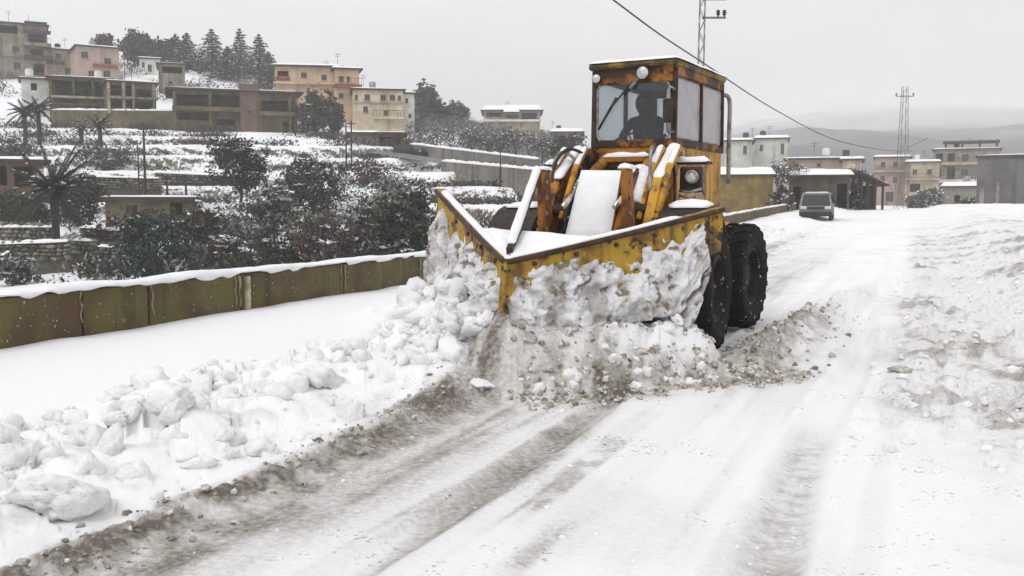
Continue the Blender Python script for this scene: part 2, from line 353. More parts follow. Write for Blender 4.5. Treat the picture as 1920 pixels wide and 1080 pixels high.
# ------------------------------------------------------------------ hillside beyond the parapet
HD = np.array([6, 14, 25, 35, 50, 65, 80, 95, 110, 125, 145, 170, 200, 240, 300, 420.])
HP = np.array([-700, 0, 200, 400, 600, 800, 1000, 1200, 1400, 1700, 2600.])
HT = np.array([
 [1040, 1040, 1040, 1040, 1040, 1040, 1040, 1040, 1040, 1040, 1040],
 [745, 745, 745, 740, 735, 730, 700, 640, 600, 580, 580],
 [632, 632, 632, 628, 620, 600, 570, 520, 490, 480, 480],
 [575, 575, 573, 568, 555, 530, 500, 460, 440, 440, 440],
 [535, 530, 515, 505, 495, 455, 425, 405, 405, 405, 405],
 [470, 460, 455, 440, 435, 405, 385, 385, 390, 398, 398],
 [402, 398, 392, 380, 372, 350, 350, 372, 385, 394, 394],
 [312, 312, 315, 322, 320, 318, 325, 362, 384, 392, 392],
 [262, 262, 265, 262, 265, 290, 312, 352, 384, 391, 391],
 [226, 226, 226, 246, 247, 272, 302, 347, 384, 390, 390],
 [172, 172, 172, 192, 217, 252, 290, 342, 383, 389, 389],
 [132, 132, 128, 138, 182, 238, 276, 338, 382, 388, 388],
 [128, 124, 116, 130, 168, 228, 262, 334, 380, 387, 387],
 [150, 150, 140, 150, 190, 240, 256, 332, 378, 386, 386],
 [190, 190, 190, 190, 220, 270, 280, 335, 376, 386, 386],
 [260, 260, 260, 260, 280, 300, 310, 345, 376, 386, 386.]])
def hill_py(px, d):
    px = np.asarray(px, float); d = np.asarray(d, float)
    i = np.clip(np.searchsorted(HD, d) - 1, 0, len(HD) - 2); j = np.clip(np.searchsorted(HP, px) - 1, 0, len(HP) - 2)
    a = np.clip((d - HD[i]) / (HD[i + 1] - HD[i]), 0, 1); b = np.clip((px - HP[j]) / (HP[j + 1] - HP[j]), 0, 1); b = b * b * (3 - 2 * b)
    return (HT[i, j] * (1 - b) + HT[i, j + 1] * b) * (1 - a) + (HT[i + 1, j] * (1 - b) + HT[i + 1, j + 1] * b) * a
def hill_xyz(px, d):
    px = np.asarray(px, float); d = np.asarray(d, float); py = hill_py(px, d)
    b = -(py - 540) / FPX; k = d / (CP + b * SP); x = (px - 960) / FPX * k; z = CAMH + (-SP + b * CP) * k
    z = z + .9 * (fbm(x * .08, d * .08, 3, 201) - .5) * smooth(40, 60, d)
    h = 1.55; zz = z + 1.1 * (fbm(x * .05, d * .05, 2, 205) - .5); kf = np.floor(zz / h); fr = zz / h - kf
    w = smooth(42, 55, d) * smooth(135, 105, d) * smooth(1150, 850, px) * smooth(.34, .46, fbm(x * .06 + 5, d * .06, 2, 209))
    zt = z + (kf + smooth(.62, .74, fr) - zz / h) * h + .25
    z = z * (1 - w) + zt * w + .18 * (fbm(x * .7, d * .7, 3, 213) - .5)
    u, v = to_uv(x, d)
    z = z - 3.0 * smooth(-9.6, -9.0, v) * (d < 150)
    z = np.where((v <= -9.0) & (v > -14), np.minimum(z, -.6 + 1.6 * smooth(40, 80, u)), z)
    return x, z
def d_for(px, py):
    """distance at which the hillside shows at pixel row py"""
    dd = np.linspace(40, 200, 321); return float(dd[np.argmin(np.abs(hill_py(np.full(321, float(px)), dd) - py))])
def hill_pt(px, py=None, d=None):
    d = d if d is not None else d_for(px, py); x, z = hill_xyz(np.array([float(px)]), np.array([float(d)]))
    return Vector((float(x[0]), d, float(z[0])))
M['hill'] = mat('snowy_terraces', (.13, .115, .085), (.055, .055, .035), .9, .9, .6, 6, lo=.42, hi=.6, c3=(.30, .28, .25), s3=3.5, lo3=.58, hi3=.68, snow=.37)
hd = np.concatenate([np.geomspace(6, 44, 45), np.arange(44.4, 132, .38), np.geomspace(132.5, 420, 70)]); hp = np.concatenate([-710 - np.geomspace(15, 7000, 40)[::-1], np.linspace(-700, 2500, 560), 2510 + np.geomspace(15, 5000, 30)])
Dg = np.repeat(hd[:, None], len(hp), 1); Pg = np.repeat(hp[None, :], len(hd), 0)
Xg, Zg = hill_xyz(Pg, Dg)
tag(np_sheet('hillside', np.stack([Xg, Dg, Zg], -1).reshape(-1, 3), len(hd), len(hp), M['hill']), 'terraced snowy hillside below the houses', None, None, 'structure')

# mountain lost in the fog
M['mount'] = mat('wooded_mountain', (.06, .062, .065), (.10, .10, .105), .02, .95)
_n, _l = M['mount'].node_tree.nodes, M['mount'].node_tree.links        # paler towards the top: fading into fog is put into the colour
_a = _n.new('ShaderNodeAttribute'); _a.attribute_name = 'fog_fade'; _m = _n.new('ShaderNodeMix'); _m.data_type = 'RGBA'; _b = _n['Principled BSDF']; _src = _b.inputs['Base Color'].links[0].from_socket
_l.new(_a.outputs['Fac'], _m.inputs[0]); _l.new(_src, _m.inputs[6]); _m.inputs[7].default_value = (.74, .745, .76, 1); _l.new(_m.outputs[2], _b.inputs['Base Color'])
mp_ = np.linspace(-200, 3200, 180); md = np.geomspace(270, 2100, 80)
Pm = np.repeat(mp_[None, :], 80, 0); Dm = np.repeat(md[:, None], 180, 1)
side = smooth(1050, 1520, Pm); pym = np.interp(Dm, [270, 310, 390, 540, 800, 1300, 2100], [389, 374, 332, 288, 246, 210, 182]); pym = 388 + (pym - 388) * (.12 + .88 * side)
Xm = (Pm - 960) / FPX * Dm; Zm = CAMH + (385 - pym) / FPX * Dm + 30 * (fbm(Xm * .008, Dm * .006, 4, 301) - .5) * smooth(280, 600, Dm) * (.1 + .9 * side)
tag(np_sheet('mountain', np.stack([Xm, Dm, Zm], -1).reshape(-1, 3), 80, 180, M['mount'], None, {'fog_fade': np.clip(smooth(35, 150, Zm + 70 * (fbm(Xm * .01, Dm * .01, 4, 311) - .5)), 0, 1)}), 'wooded mountain slope fading into fog', None, None, 'structure')

# ------------------------------------------------------------------ parapet wall
M['parapet'] = mat('mossy_render', (.130, .108, .042), (.098, .066, .036), 1.3, .9, .5, 14, c3=(.60, .58, .52), s3=22, lo3=.66, hi3=.71, streak=((.065, .055, .02), 5.0))
M['lime'] = mat('pale_lime_post', (.50, .46, .36), (.30, .25, .15), 6, .9, .4, 20)
WV = -9.16
def wall_pt(u, v, z): x, y = from_uv(u, v); return (x, y, z)
def base_z(u): return float(1.25 * smooth(18, 95, u))
pw = thing('parapet_wall', 'low mossy brown parapet wall capped with snow along the road edge', 'wall', wall_pt(20, WV - .12, 0), 0)
off = Vector(pw.location)
cuts = [-2.0, .4, 2.8, 5.1, 7.1, 8.53, 9.61, 11.45, 14.2, 17.0] + [17.0 + 2.6 * i for i in range(1, 26)]
core = MB()
for a in range(-2, 82, 6):
    b = min(a + 6, 82)
    core.beam(Vector(wall_pt(a, WV - .15, base_z(a) - .9)) - off, Vector(wall_pt(b, WV - .15, base_z(b) - .9)) - off, .18, 2.96)
core.build('wall_core', 'parapet', pw)
for a, b in zip(cuts[:-1], cuts[1:]):
    mb = MB(); j = random.Random(int(a * 10)).uniform(-.008, .008)
    mb.beam(Vector(wall_pt(a + .018, WV - .03 + j, base_z(a) + .14)) - off, Vector(wall_pt(b - .018, WV - .03 + j, base_z(b) + .14)) - off, .075, .90)
    mb.build('panel', 'parapet', pw, bevel=.008)
for u in (11.58, 2.9):
    mb = MB(); mb.box(Vector(wall_pt(u, WV + .015, base_z(u) + .10)) - off, (.09, .085, .90), -HEAD); mb.build('post', 'lime', pw, bevel=.01)
M['ice'] = mat('icy_run_off', (.30, .27, .18), (.15, .12, .06), 16, .6, .3, 30, stretch=(1, 1, .35))
rs_ = random.Random(8)
for u in (8.5, 9.66, 11.32, 11.42, 14.14, 14.25, 17.0):       # frozen run-off down the face
    mb = MB(); w_ = rs_.uniform(.010, .022); h0 = rs_.uniform(.02, .2); n_ = 9; vs = []
    for i in range(n_ + 1):
        zz_ = .58 - (.58 - h0) * i / n_; ww = w_ * (1.3 - i / n_) * rs_.uniform(.6, 1.3) + .003; cx = .015 * math.sin(i * 1.3 + u)
        vs += [Vector(wall_pt(u + cx - ww, WV + .019, base_z(u) + zz_)) - off, Vector(wall_pt(u + cx, WV + .034, base_z(u) + zz_)) - off, Vector(wall_pt(u + cx + ww, WV + .019, base_z(u) + zz_)) - off]
    mb.add(vs, [f for i in range(n_) for f in ((3 * i, 3 * i + 1, 3 * i + 4, 3 * i + 3), (3 * i + 1, 3 * i + 2, 3 * i + 5, 3 * i + 4))]); mb.build('ice_streak', 'ice', pw, smooth=True)
sc_ = MB(); us = np.arange(-2, 82, .09); prof = [(-.13, -.03), (-.15, .02), (-.11, .050), (-.02, .066), (.09, .058), (.145, .025), (.150, -.015), (.12, -.03)]
vs = []; rr = np.random.RandomState(4)
for i, u in enumerate(us):
    k = 1 + .9 * (float(fbm(np.array(u * 1.7), np.array(0.0), 3, 3)) - .5); e = .09 * (float(vnoise(u * 5, 1.0, 8)) - .5)
    for a, h in prof:
        x, y = from_uv(u, WV - .10 + a * (1 + .25 * k - .2) + (e if a > .1 else 0))
        vs.append(Vector((x, y, base_z(u) + .608 + (h * k if h > 0 else h + e))) - off)
n8 = len(prof)
sc_.add(vs, [(i * n8 + k, i * n8 + k + 1, (i + 1) * n8 + k + 1, (i + 1) * n8 + k) for i in range(len(us) - 1) for k in range(n8 - 1)])
sc_.build('snow_cap', 'snow', pw, smooth=True)

# ------------------------------------------------------------------ broken snow along the ridge, the blade and the road
def gz(x, y): return float(road_height(np.array([x]), np.array([y]))[0])
def ground_px(px, py, z=0.0):
    r = ray(px, py); k = (z - CAMH) / r[2]; return r[0] * k, r[1] * k
def scatter(rnd, n, fn):
    out = []
    for _ in range(n):
        u, v, r = fn(rnd); x, y = from_uv(u, v); out.append((x, y, r))
    zz = road_height(np.array([o[0] for o in out]), np.array([o[1] for o in out]))
    return [(x, y, float(z), r) for (x, y, r), z in zip(out, zz)]
rnd = random.Random(11)
cl = MB()
for x, y, z, r in scatter(rnd, 330, lambda q: (q.uniform(1.0, 8.2), q.triangular(-5.9, -3.6, -4.6), 0.02 + .085 * q.random() ** 2.4)): cl.clod((x, y, z + r * .05), r, rnd, 3, jit=.36)
for x, y, z, r in scatter(rnd, 200, lambda q: (q.uniform(13, 45), q.triangular(-7.4, -5.0, -6.1), .05 + .16 * q.random() ** 2)): cl.clod((x, y, z + r * .2), r, rnd, 2)
def heap(q):
    s_ = q.uniform(.1, 2.2); d_ = abs(q.gauss(.35, .3)); p = -.64 * s_ - .77 * d_; t = .77 * s_ - .64 * d_
    return U0 + t, V0 + p, .03 + .10 * q.random() ** 1.8
for x, y, z, r in scatter(rnd, 300, heap): cl.clod((x, y, z + r * .05), r * 1.05, rnd, 3, jit=.36)
def rollc(q):
    s_ = q.uniform(0, 2.2); d_ = q.uniform(.05, .6); return U0 + .77 * s_ - .64 * d_, V0 + .64 * s_ + .77 * d_, .02 + .07 * q.random() ** 2
for x, y, z, r in scatter(rnd, 70, rollc): cl.clod((x, y, z - r * .2), r * .8, rnd, 3, jit=.36)
tag(cl.build('snow_clods', 'snow_clod', recalc=False, smooth=True), 'broken clods of white snow heaped along the ridge and before the blade', None, None, 'stuff')
db = MB()
for x, y, z, r in scatter(rnd, 450, lambda q: (q.uniform(1.5, 8.5), q.gauss(-3.42, .13), .006 + .020 * q.random() ** 3)): db.clod((x, y, z + r * .3), r, rnd, 1, .8)
for x, y, z, r in scatter(rnd, 70, rollc): db.clod((x, y, z - r * .2), r * .6, rnd, 2, jit=.36)
def foot(q):
    s_ = q.uniform(-.1, 3.0); d_ = q.gauss(.55, .15); return U0 + .77 * s_ - .64 * d_, V0 + .64 * s_ + .77 * d_, .008 + .034 * q.random() ** 2.5
for x, y, z, r in scatter(rnd, 520, foot): db.clod((x, y, z + r * .3), r, rnd, 1, .85)
def windrow(q):
    t = 1.4 + 6.0 * q.random() ** 1.5; return U0 + t, V0 + q.gauss(1.75 + .06 * (t - 2), .33), .008 + .034 * q.random() ** 2.5
for x, y, z, r in scatter(rnd, 380, windrow): db.clod((x, y, z + r * .3), r, rnd, 1, .85)
tag(db.build('slush_debris', 'slush', recalc=False), 'brown grey crumbs of slush thrown up by the blade', None, None, 'stuff')
cr = MB()
for x, y, z, r in scatter(rnd, 900, lambda q: (q.uniform(6, 26), q.uniform(-.4, 3.0), .012 + .045 * q.random() ** 3)): cr.clod((x, y, z + r * .2), r, rnd, 1, .75)
for x, y, z, r in scatter(rnd, 260, lambda q: (q.uniform(3.2, 8), q.uniform(-3.2, 1.2), .006 + .014 * q.random() ** 3)): cr.clod((x, y, z + r * .2), r, rnd, 1, .7)
tag(cr.build('snow_crumbs', 'snow_clod', recalc=False), 'small crumbs of churned snow on the right side of the road', None, None, 'stuff')
M['snow_grey'] = mat('packed_grey_snow', (.82, .82, .83), (.74, .735, .735), 4, .85, .6, 20)
for px, py, z, r, fl, label, mt in (
    (318, 765, .30, .19, .75, 'large angular block of pale snow on the ridge, below the parapet', 'snow_grey'),
    (432, 775, .28, .11, .9, 'upright rounded snow block just right of the large angular one', 'snow_grey'),
    (215, 790, .26, .12, .6, 'low snow block at the left of the large angular one', 'snow_clod'),
    (600, 695, .30, .20, .5, 'long flat snow slab on the ridge halfway to the blade', 'snow_grey'),
    (672, 660, .33, .12, 1.0, 'pointed snow block sticking up between flat slab and blade', 'snow_clod'),
    (660, 745, .22, .14, .85, 'round snow block below the long flat slab', 'snow_clod'),
    (490, 800, .22, .13, .8, 'mid ridge snow block over a green grey patch', 'snow_clod'),
    (105, 905, .22, .26, .55, 'big cracked snow slab at the left edge of the picture', 'snow_clod'),
    (905, 738, .05, .13, .4, 'tilted flat snow slab lying at the foot of the prow', 'snow_clod'),
    (1688, 692, .05, .17, .28, 'dark grey oval lump of slush on the churned right side', 'slush'),
    (1497, 762, .03, .045, .8, 'small lone grey snow lump on the white lane', 'snow_grey')):
    x, y = ground_px(px, py, z); mb = MB(); rr_ = random.Random(px); mb.clod((0, 0, 0), r * .85, rr_, 4 if r > .1 else 3, fl, jit=.28)
    o = mb.build('snow_block', mt, loc=(x, y, gz(x, y) + r * fl * .22), recalc=False, smooth=True)
    tag(o, label, 'snow block', 'loose blocks of snow')

# ================================================================== LOADER WITH V-PLOUGH
YEL = (.46, .235, .025)
M['paint'] = mat('worn_yellow_paint', (.56, .29, .018), (.24, .095, .014), 2.6, .55, .35, 26, lo=.46, hi=.66, c3=(.03, .02, .014), s3=5, lo3=.58, hi3=.68, streak=((.16, .06, .02), 9.0), spec=.4)
M['orange'] = mat('rusty_orange_paint', (.38, .145, .012), (.14, .045, .010), 3.5, .6, .4, 26, lo=.42, hi=.6, c3=(.02, .014, .010), s3=6, lo3=.56, hi3=.66, spec=.35)
M['plow'] = mat('scraped_mustard_steel', (.40, .245, .020), (.16, .080, .016), 3.8, .62, .6, 24, lo=.44, hi=.62, c3=(.025, .018, .012), s3=8, lo3=.55, hi3=.64, streak=((.07, .038, .015), 8.0), spec=.35)
M['black'] = mat('greasy_black_steel', (.018, .015, .013), (.045, .03, .02), 6, .6, .3, 30)
M['brown'] = mat('dark_brown_steel', (.06, .028, .014), (.02, .013, .01), 5, .6, .3, 30, c3=(.20, .085, .02), s3=8, lo3=.62, hi3=.68)
M['cabdark'] = mat('cab_frame_black', (.018, .012, .010), (.055, .026, .014), 6, .6, .3, 30)
M['snow_caked'] = mat('caked_snow', (.74, .74, .755), (.44, .425, .41), 4.0, .85, .9, 26, lo=.42, hi=.62, c3=(.20, .165, .12), s3=7, lo3=.53, hi3=.66)
M['roofpaint'] = mat('grimy_ochre_roof', (.25, .16, .03), (.06, .038, .016), 3.0, .6, .4, 26, lo=.42, hi=.58, c3=(.02, .014, .010), s3=7, lo3=.56, hi3=.64)
M['visor'] = mat('sooty_orange_paint', (.30, .115, .012), (.035, .02, .012), 3.0, .6, .4, 26, lo=.42, hi=.56, c3=(.015, .011, .009), s3=7, lo3=.54, hi3=.62)
M['rubber'] = mat('snow_flecked_rubber', (.008, .008, .008), (.014, .013, .012), 5, .85, .4, 40, c3=(.60, .60, .61), s3=13, lo3=.655, hi3=.70, spec=.2)
M['rim'] = mat('dirty_wheel_rim', (.022, .016, .012), (.010, .009, .008), 8, .7, .4, 30, c3=(.6, .6, .6), s3=12, lo3=.64, hi3=.68)
M['chrome'] = mat('piston_rod', (.62, .60, .56), (.40, .37, .33), 12, .3, 0, metallic=.8)
M['lens'] = mat('lamp_glass', (.62, .61, .58), (.40, .39, .37), 14, .15, 0, spec=.6)
M['cloth_dark'] = mat('black_hooded_coat', (.012, .012, .014), (.02, .02, .022), 12, .9, .5, 40)
M['skin'] = mat('skin', (.16, .085, .055), (.13, .07, .045), 20, .6)
M['seat'] = mat('black_seat_vinyl', (.015, .015, .016), None, 1, .5)
def glass(name, tint, fog, fogc, tl_=.4):
    """window pane: mostly clear, with a film of frost, dirt or painted brightness over it"""
    m = bpy.data.materials.new(name); m.use_nodes = True; n, l = m.node_tree.nodes, m.node_tree.links; n.remove(n['Principled BSDF'])
    tr = n.new('ShaderNodeBsdfTransparent'); tr.inputs['Color'].default_value = (*tint, 1)
    gl = n.new('ShaderNodeBsdfGlossy'); gl.inputs['Roughness'].default_value = .04; gl.inputs['Color'].default_value = (.9, .9, .9, 1)
    fr = n.new('ShaderNodeFresnel'); fr.inputs['IOR'].default_value = 1.45
    a = n.new('ShaderNodeMixShader'); l.new(fr.outputs[0], a.inputs[0]); l.new(tr.outputs[0], a.inputs[1]); l.new(gl.outputs[0], a.inputs[2])
    df = n.new('ShaderNodeBsdfDiffuse'); df.inputs['Color'].default_value = (*fogc, 1)
    tl = n.new('ShaderNodeBsdfTranslucent'); tl.inputs['Color'].default_value = (*fogc, 1)
    dm = n.new('ShaderNodeMixShader'); dm.inputs[0].default_value = tl_; l.new(df.outputs[0], dm.inputs[1]); l.new(tl.outputs[0], dm.inputs[2])
    g = n.new('ShaderNodeNewGeometry'); t = n.new('ShaderNodeTexNoise'); t.inputs['Scale'].default_value = 4; t.inputs['Detail'].default_value = 5; l.new(g.outputs['Position'], t.inputs['Vector'])
    r = n.new('ShaderNodeMapRange'); r.inputs['From Min'].default_value = .3; r.inputs['From Max'].default_value = .7; r.inputs['To Min'].default_value = fog[0]; r.inputs['To Max'].default_value = fog[1]
    l.new(t.outputs['Fac'], r.inputs['Value'])
    b = n.new('ShaderNodeMixShader'); l.new(r.outputs[0], b.inputs[0]); l.new(a.outputs[0], b.inputs[1]); l.new(dm.outputs[0], b.inputs[2])
    l.new(b.outputs[0], n['Material Output'].inputs['Surface']); return m
M['glass_front'] = glass('windscreen_glass', (.86, .90, .92), (.0, .018), (.6, .63, .65))
M['glass_left'] = glass('bright_film_glass', (.9, .92, .93), (.70, .88), (.86, .88, .89), tl_=.8)  # pale translucent film added so left and rear panes look bright
M['glass_side'] = glass('frost_and_sheen_glass', (.9, .92, .93), (.55, .78), (.74, .72, .73))  # frost, with the white of reflected snow and sky put into the colour

T0 = 4.3
def pt_world(p, t, z=0.0):
    x, y = from_uv(U0 + t, V0 + p); return Vector((x, y, z))
ld = thing('wheel_loader', 'old yellow wheel loader pushing snow with a V-shaped plough', 'loader', pt_world(0, T0), -HEAD)
def P(p, t, z): return Vector((p, t - T0, z))
ART = math.radians(-6.2); PV = (0.0, 3.7)
def Q(p, t, z):                                             # rear half: swung about the centre joint
    a, b = p - PV[0], t - PV[1]; c, s = math.cos(ART), math.sin(ART)
    return P(PV[0] + a * c - b * s, PV[1] + a * s + b * c, z)
RZ = ART
def tube_mesh(name, pts, r, mt, par, n=8, smooth=True):
    mb = MB(); mb.tube(pts, r, n); return mb.build(name, mt, par, smooth=smooth)
def curve_pts(ctrl, n=14):
    """Catmull-Rom through the control points"""
    c = [Vector(q) for q in ctrl]; c = [c[0] * 2 - c[1]] + c + [c[-1] * 2 - c[-2]]; out = []
    for i in range(1, len(c) - 2):
        for k in range(n):
            s = k / n; a, b, d, e = c[i - 1], c[i], c[i + 1], c[i + 2]
            out.append(.5 * ((2 * b) + (d - a) * s + (2 * a - 5 * b + 4 * d - e) * s * s + (3 * b - a - 3 * d + e) * s ** 3))
    return out + [c[-2]]
def snow_strip(name, pts, w, h, par, seed=0, m='snow', step=.05):
    """lumpy strip of snow lying along a line"""
    pts = [Vector(q) for q in pts]; res = []
    for a, b in zip(pts[:-1], pts[1:]):
        k = max(1, int((b - a).length / step)); res += [a.lerp(b, i / k) for i in range(k)]
    res.append(pts[-1]); prof = [(-.5, -.15), (-.52, .25), (-.35, .75), (0, 1), (.35, .75), (.52, .25), (.5, -.15)]; vs = []; r = random.Random(seed)
    for i, q in enumerate(res):
        d = (res[min(i + 1, len(res) - 1)] - res[max(i - 1, 0)]); sx = Vector((d.y, -d.x, 0)); sx = sx.normalized() if sx.length > 1e-5 else Vector((1, 0, 0))
        k = .35 + 1.2 * float(fbm(np.array(i * step * 5.0), np.array(seed * 3.3), 3, 5)); e = .3 if i in (0, len(res) - 1) else 1
        for a, b in prof: vs.append(q + sx * a * w * (.8 + .3 * k) * (.6 + .4 * e) + Vector((0, 0, b * h * k * e)))
    mb = MB(); n = len(prof); mb.add(vs, [(i * n + j, i * n + j + 1, (i + 1) * n + j + 1, (i + 1) * n + j) for i in range(len(res) - 1) for j in range(n - 1)])
    mb.add(vs[:n], [tuple(range(n))]); mb.add(vs[-n:], [tuple(range(n))]); return mb.build(name, m, par, smooth=True)

# ---- wheels
def tyre_mesh(R=.69, w=.43):
    mb = MB(); h = w / 2
    prof = [(.36, -h * .62), (.40, -h * .86), (.52, -h), (.61, -h * .97), (.655, -h * .82), (.665, -h * .4), (.668, 0), (.665, h * .4), (.655, h * .82), (.61, h * .97), (.52, h), (.40, h * .86), (.36, h * .62)]
    mb.lathe(prof, n=48)
    for i in range(20):
        for sgn in (-1, 1):
            a = 2 * math.pi * (i + (.5 if sgn > 0 else 0)) / 20
            def pt(x, r, aa): return Vector((x, r * math.cos(aa), r * math.sin(aa)))
            da, sw = .058, .13; vs = []
            for x, aa, rt in ((sgn * .015, a + sw, R), (sgn * h * .72, a + .02, R - .004), (sgn * h * .99, a - .02, R - .045), (sgn * h * 1.02, a - .02, R - .10)):
                for dd, rr in ((-da, .64), (-da * .75, rt), (da * .75, rt), (da, .64)): vs.append(pt(x, rr if rr == rt else min(.645, rt - .02), aa + dd))
            fs = []
            for k in range(3):
                for j in range(3): fs.append((k * 4 + j, k * 4 + j + 1, k * 4 + 5 + j, k * 4 + 4 + j))
            fs += [(0, 1, 2, 3), (12, 13, 14, 15)]; mb.add(vs, fs)
    return mb
def rim_mesh(side):
    mb = MB(); mb.lathe([(.37, -.16), (.375, .17), (.345, .175), (.30, .06), (.17, .03), (.15, .10), (.0, .11)], n=28)
    mb.lathe([(.37, -.16), (.30, -.10), (.0, -.10)], n=28)
    for k in range(10):
        a = 2 * math.pi * k / 10; mb.lathe([(.018, .03), (.018, .07), (0, .07)], (0, .24 * math.cos(a), .24 * math.sin(a)), n=6)
    return mb
tm = rm = None
for fr, p, t in (('f', -1.12, 3.16), ('f', 1.12, 3.16), ('r', -.98, 5.45), ('r', .98, 5.45)):
    e = bpy.data.objects.new('wheel', None); COL.objects.link(e); e.parent = ld
    e.location = (P if fr == 'f' else Q)(p, t, .68); e.rotation_euler = (random.Random(p + t).random() * 3, 0, (0 if fr == 'f' else RZ) + (math.pi if p < 0 else 0)); e.rotation_mode = 'XYZ'
    if tm is None:
        to = tyre_mesh().build('tyre', 'rubber', e, smooth=False); ro = rim_mesh(1).build('rim', 'rim', e, smooth=False); tm, rm = to.data, ro.data
    else:
        for nm, dd in (('tyre', tm), ('rim', rm)):
            o = bpy.data.objects.new(nm, dd); COL.objects.link(o); o.parent = e
# ---- axles and frames
for fn, t in ((P, 3.16), (Q, 5.45)):
    tube_mesh('axle', [fn(-1.0, t, .68), fn(-.35, t, .68), fn(-.3, t, .68), fn(.3, t, .68), fn(.35, t, .68), fn(1.0, t, .68)], [.11, .11, .22, .22, .11, .11], 'black', ld, 12)
mb = MB()
for s in (-1, 1):
    mb.prism([P(s * .42 - .03, 2.55, .55), P(s * .42 - .03, 3.95, .55), P(s * .42 - .03, 4.1, 1.2), P(s * .42 - .03, 4.1, 2.25), P(s * .42 - .03, 3.85, 2.3), P(s * .42 - .03, 3.1, 1.45), P(s * .42 - .03, 2.5, 1.15)], (.06, 0, 0))
mb.box(P(0, 3.2, .62), (.8, 1.4, .12)); mb.box(P(0, 3.75, 1.3), (.8, .1, 1.2))
mb.build('front_frame', 'brown', ld, bevel=.012)
mb = MB(); mb.box(Q(0, 5.4, .85), (.85, 3.0, .5), RZ); mb.box(Q(0, 3.75, .85), (.3, .5, .35), RZ); mb.build('rear_frame', 'black', ld, bevel=.02)
mb = MB()
mb.prism([Q(-.45, 6.05, .9), Q(.45, 6.05, .9), Q(.45, 6.05, 1.28), Q(.38, 6.05, 1.36), Q(-.38, 6.05, 1.36), Q(-.45, 6.05, 1.28)], Q(0, 7.0, 0) - Q(0, 6.05, 0)); mb.build('engine_hood', 'paint', ld, bevel=.04)
mb = MB(); mb.box(Q(0, 7.15, .95), (.7, .3, .7), RZ); mb.build('counterweight', 'paint', ld, bevel=.05)
# ---- cab base (yellow body under the windows), side tank, fenders
cabx, ct0, ct1 = .53, 4.10, 6.02
CF = 2.36                                                   # sill height of the windows
mb = MB(); mb.box(Q(0, (ct0 + ct1) / 2, 1.53), (2 * cabx, ct1 - ct0, .50), RZ); mb.build('cab_floor', 'paint', ld, bevel=.02)
for nm_, c_, d_ in (('side_panel', Q(cabx - .025, (ct0 + ct1) / 2, 2.06), (.05, ct1 - ct0 - .004, .58)), ('side_panel', Q(-cabx + .025, (ct0 + ct1) / 2, 2.06), (.05, ct1 - ct0 - .004, .58)), ('cab_front', Q(0, ct0 + .03, 2.06), (2 * cabx - .11, .05, .58)), ('cab_back', Q(0, ct1 - .03, 2.06), (2 * cabx - .11, .05, .58))):
    mb = MB(); mb.box(c_, d_, RZ); mb.build(nm_, 'paint', ld, bevel=.012)
mb = MB(); mb.box(Q(0, ct0 - .03, 2.10), (.98, .05, .36), RZ); mb.build('front_panel', 'orange', ld, bevel=.01)
for s in (-1, 1):
    mb = MB(); pr = []
    for k in range(11):
        a = math.radians(20 + 130 * k / 10); pr.append((math.cos(a) * .80, math.sin(a) * .80 + .80))
    o_ = [P(s * .98 - .27, 3.2 + a, z) for a, z in pr]; i_ = [P(s * .98 - .27, 3.2 + a * .965, .80 + (z - .80) * .965) for a, z in pr]
    n = len(pr); ex = Vector((.54, 0, 0)); vs = o_ + i_ + [v + ex for v in o_] + [v + ex for v in i_]; fs = []
    for k in range(n - 1):
        fs += [(k, k + 1, 2 * n + k + 1, 2 * n + k), (n + k, 3 * n + k, 3 * n + k + 1, n + k + 1), (k, n + k, n + k + 1, k + 1), (2 * n + k, 2 * n + k + 1, 3 * n + k + 1, 3 * n + k)]
    fs += [(0, 2 * n, 3 * n, n), (n - 1, 2 * n - 1, 4 * n - 1, 3 * n - 1)]; mb.add(vs, fs); mb.build('fender', 'black', ld)
    snow_strip('fender_snow', [P(s * .98, 2.95, 1.575), P(s * .98, 3.2, 1.605), P(s * .98, 3.6, 1.53)], .40, .06, ld, 3 + s)
# ---- cab: pillars, roof, windows
cab = thing('cab', None, None); cab.parent = ld
def bar(mb, a, b, w, h): mb.beam(a, b, w, h)
mb = MB(); Zt = 3.26
for p, t in ((-cabx, ct0), (cabx, ct0), (-cabx, ct1), (cabx, ct1), (cabx, 5.10), (-cabx, 5.10)):
    lean = -.03 if t == ct0 else 0
    q0, q1 = Q(p * .985, t, CF - .05), Q(p * .985, t + (.03 if t == ct0 else -.02), Zt); mb = MB(); bar(mb, q0, q1, .070, .065)
    mb.build('pillar', 'cabdark', cab, bevel=.012)
mb = MB()
for s in (-1, 1):
    bar(mb, Q(s * cabx * .985, ct0, CF), Q(s * cabx * .985, ct1, CF), .07, .09); bar(mb, Q(s * cabx * .985, ct0, Zt - .05), Q(s * cabx * .985, ct1, Zt - .05), .07, .11)
bar(mb, Q(-cabx, ct0, CF), Q(cabx, ct0, CF), .075, .09); bar(mb, Q(-cabx, ct1, CF), Q(cabx, ct1, CF), .07, .09)
mb.build('window_rails', 'visor', cab, bevel=.01)
mb = MB(); mb.box(Q(0, ct0 - .005, Zt - .08), (1.02, .07, .20), RZ); mb.build('visor_panel', 'visor', cab, bevel=.012)
mb = MB(); mb.box(Q(0, (ct0 + ct1) / 2 - .02, Zt + .045), (1.16, ct1 - ct0 + .14, .09), RZ); roof = mb.build('roof', 'roofpaint', cab, bevel=.043)
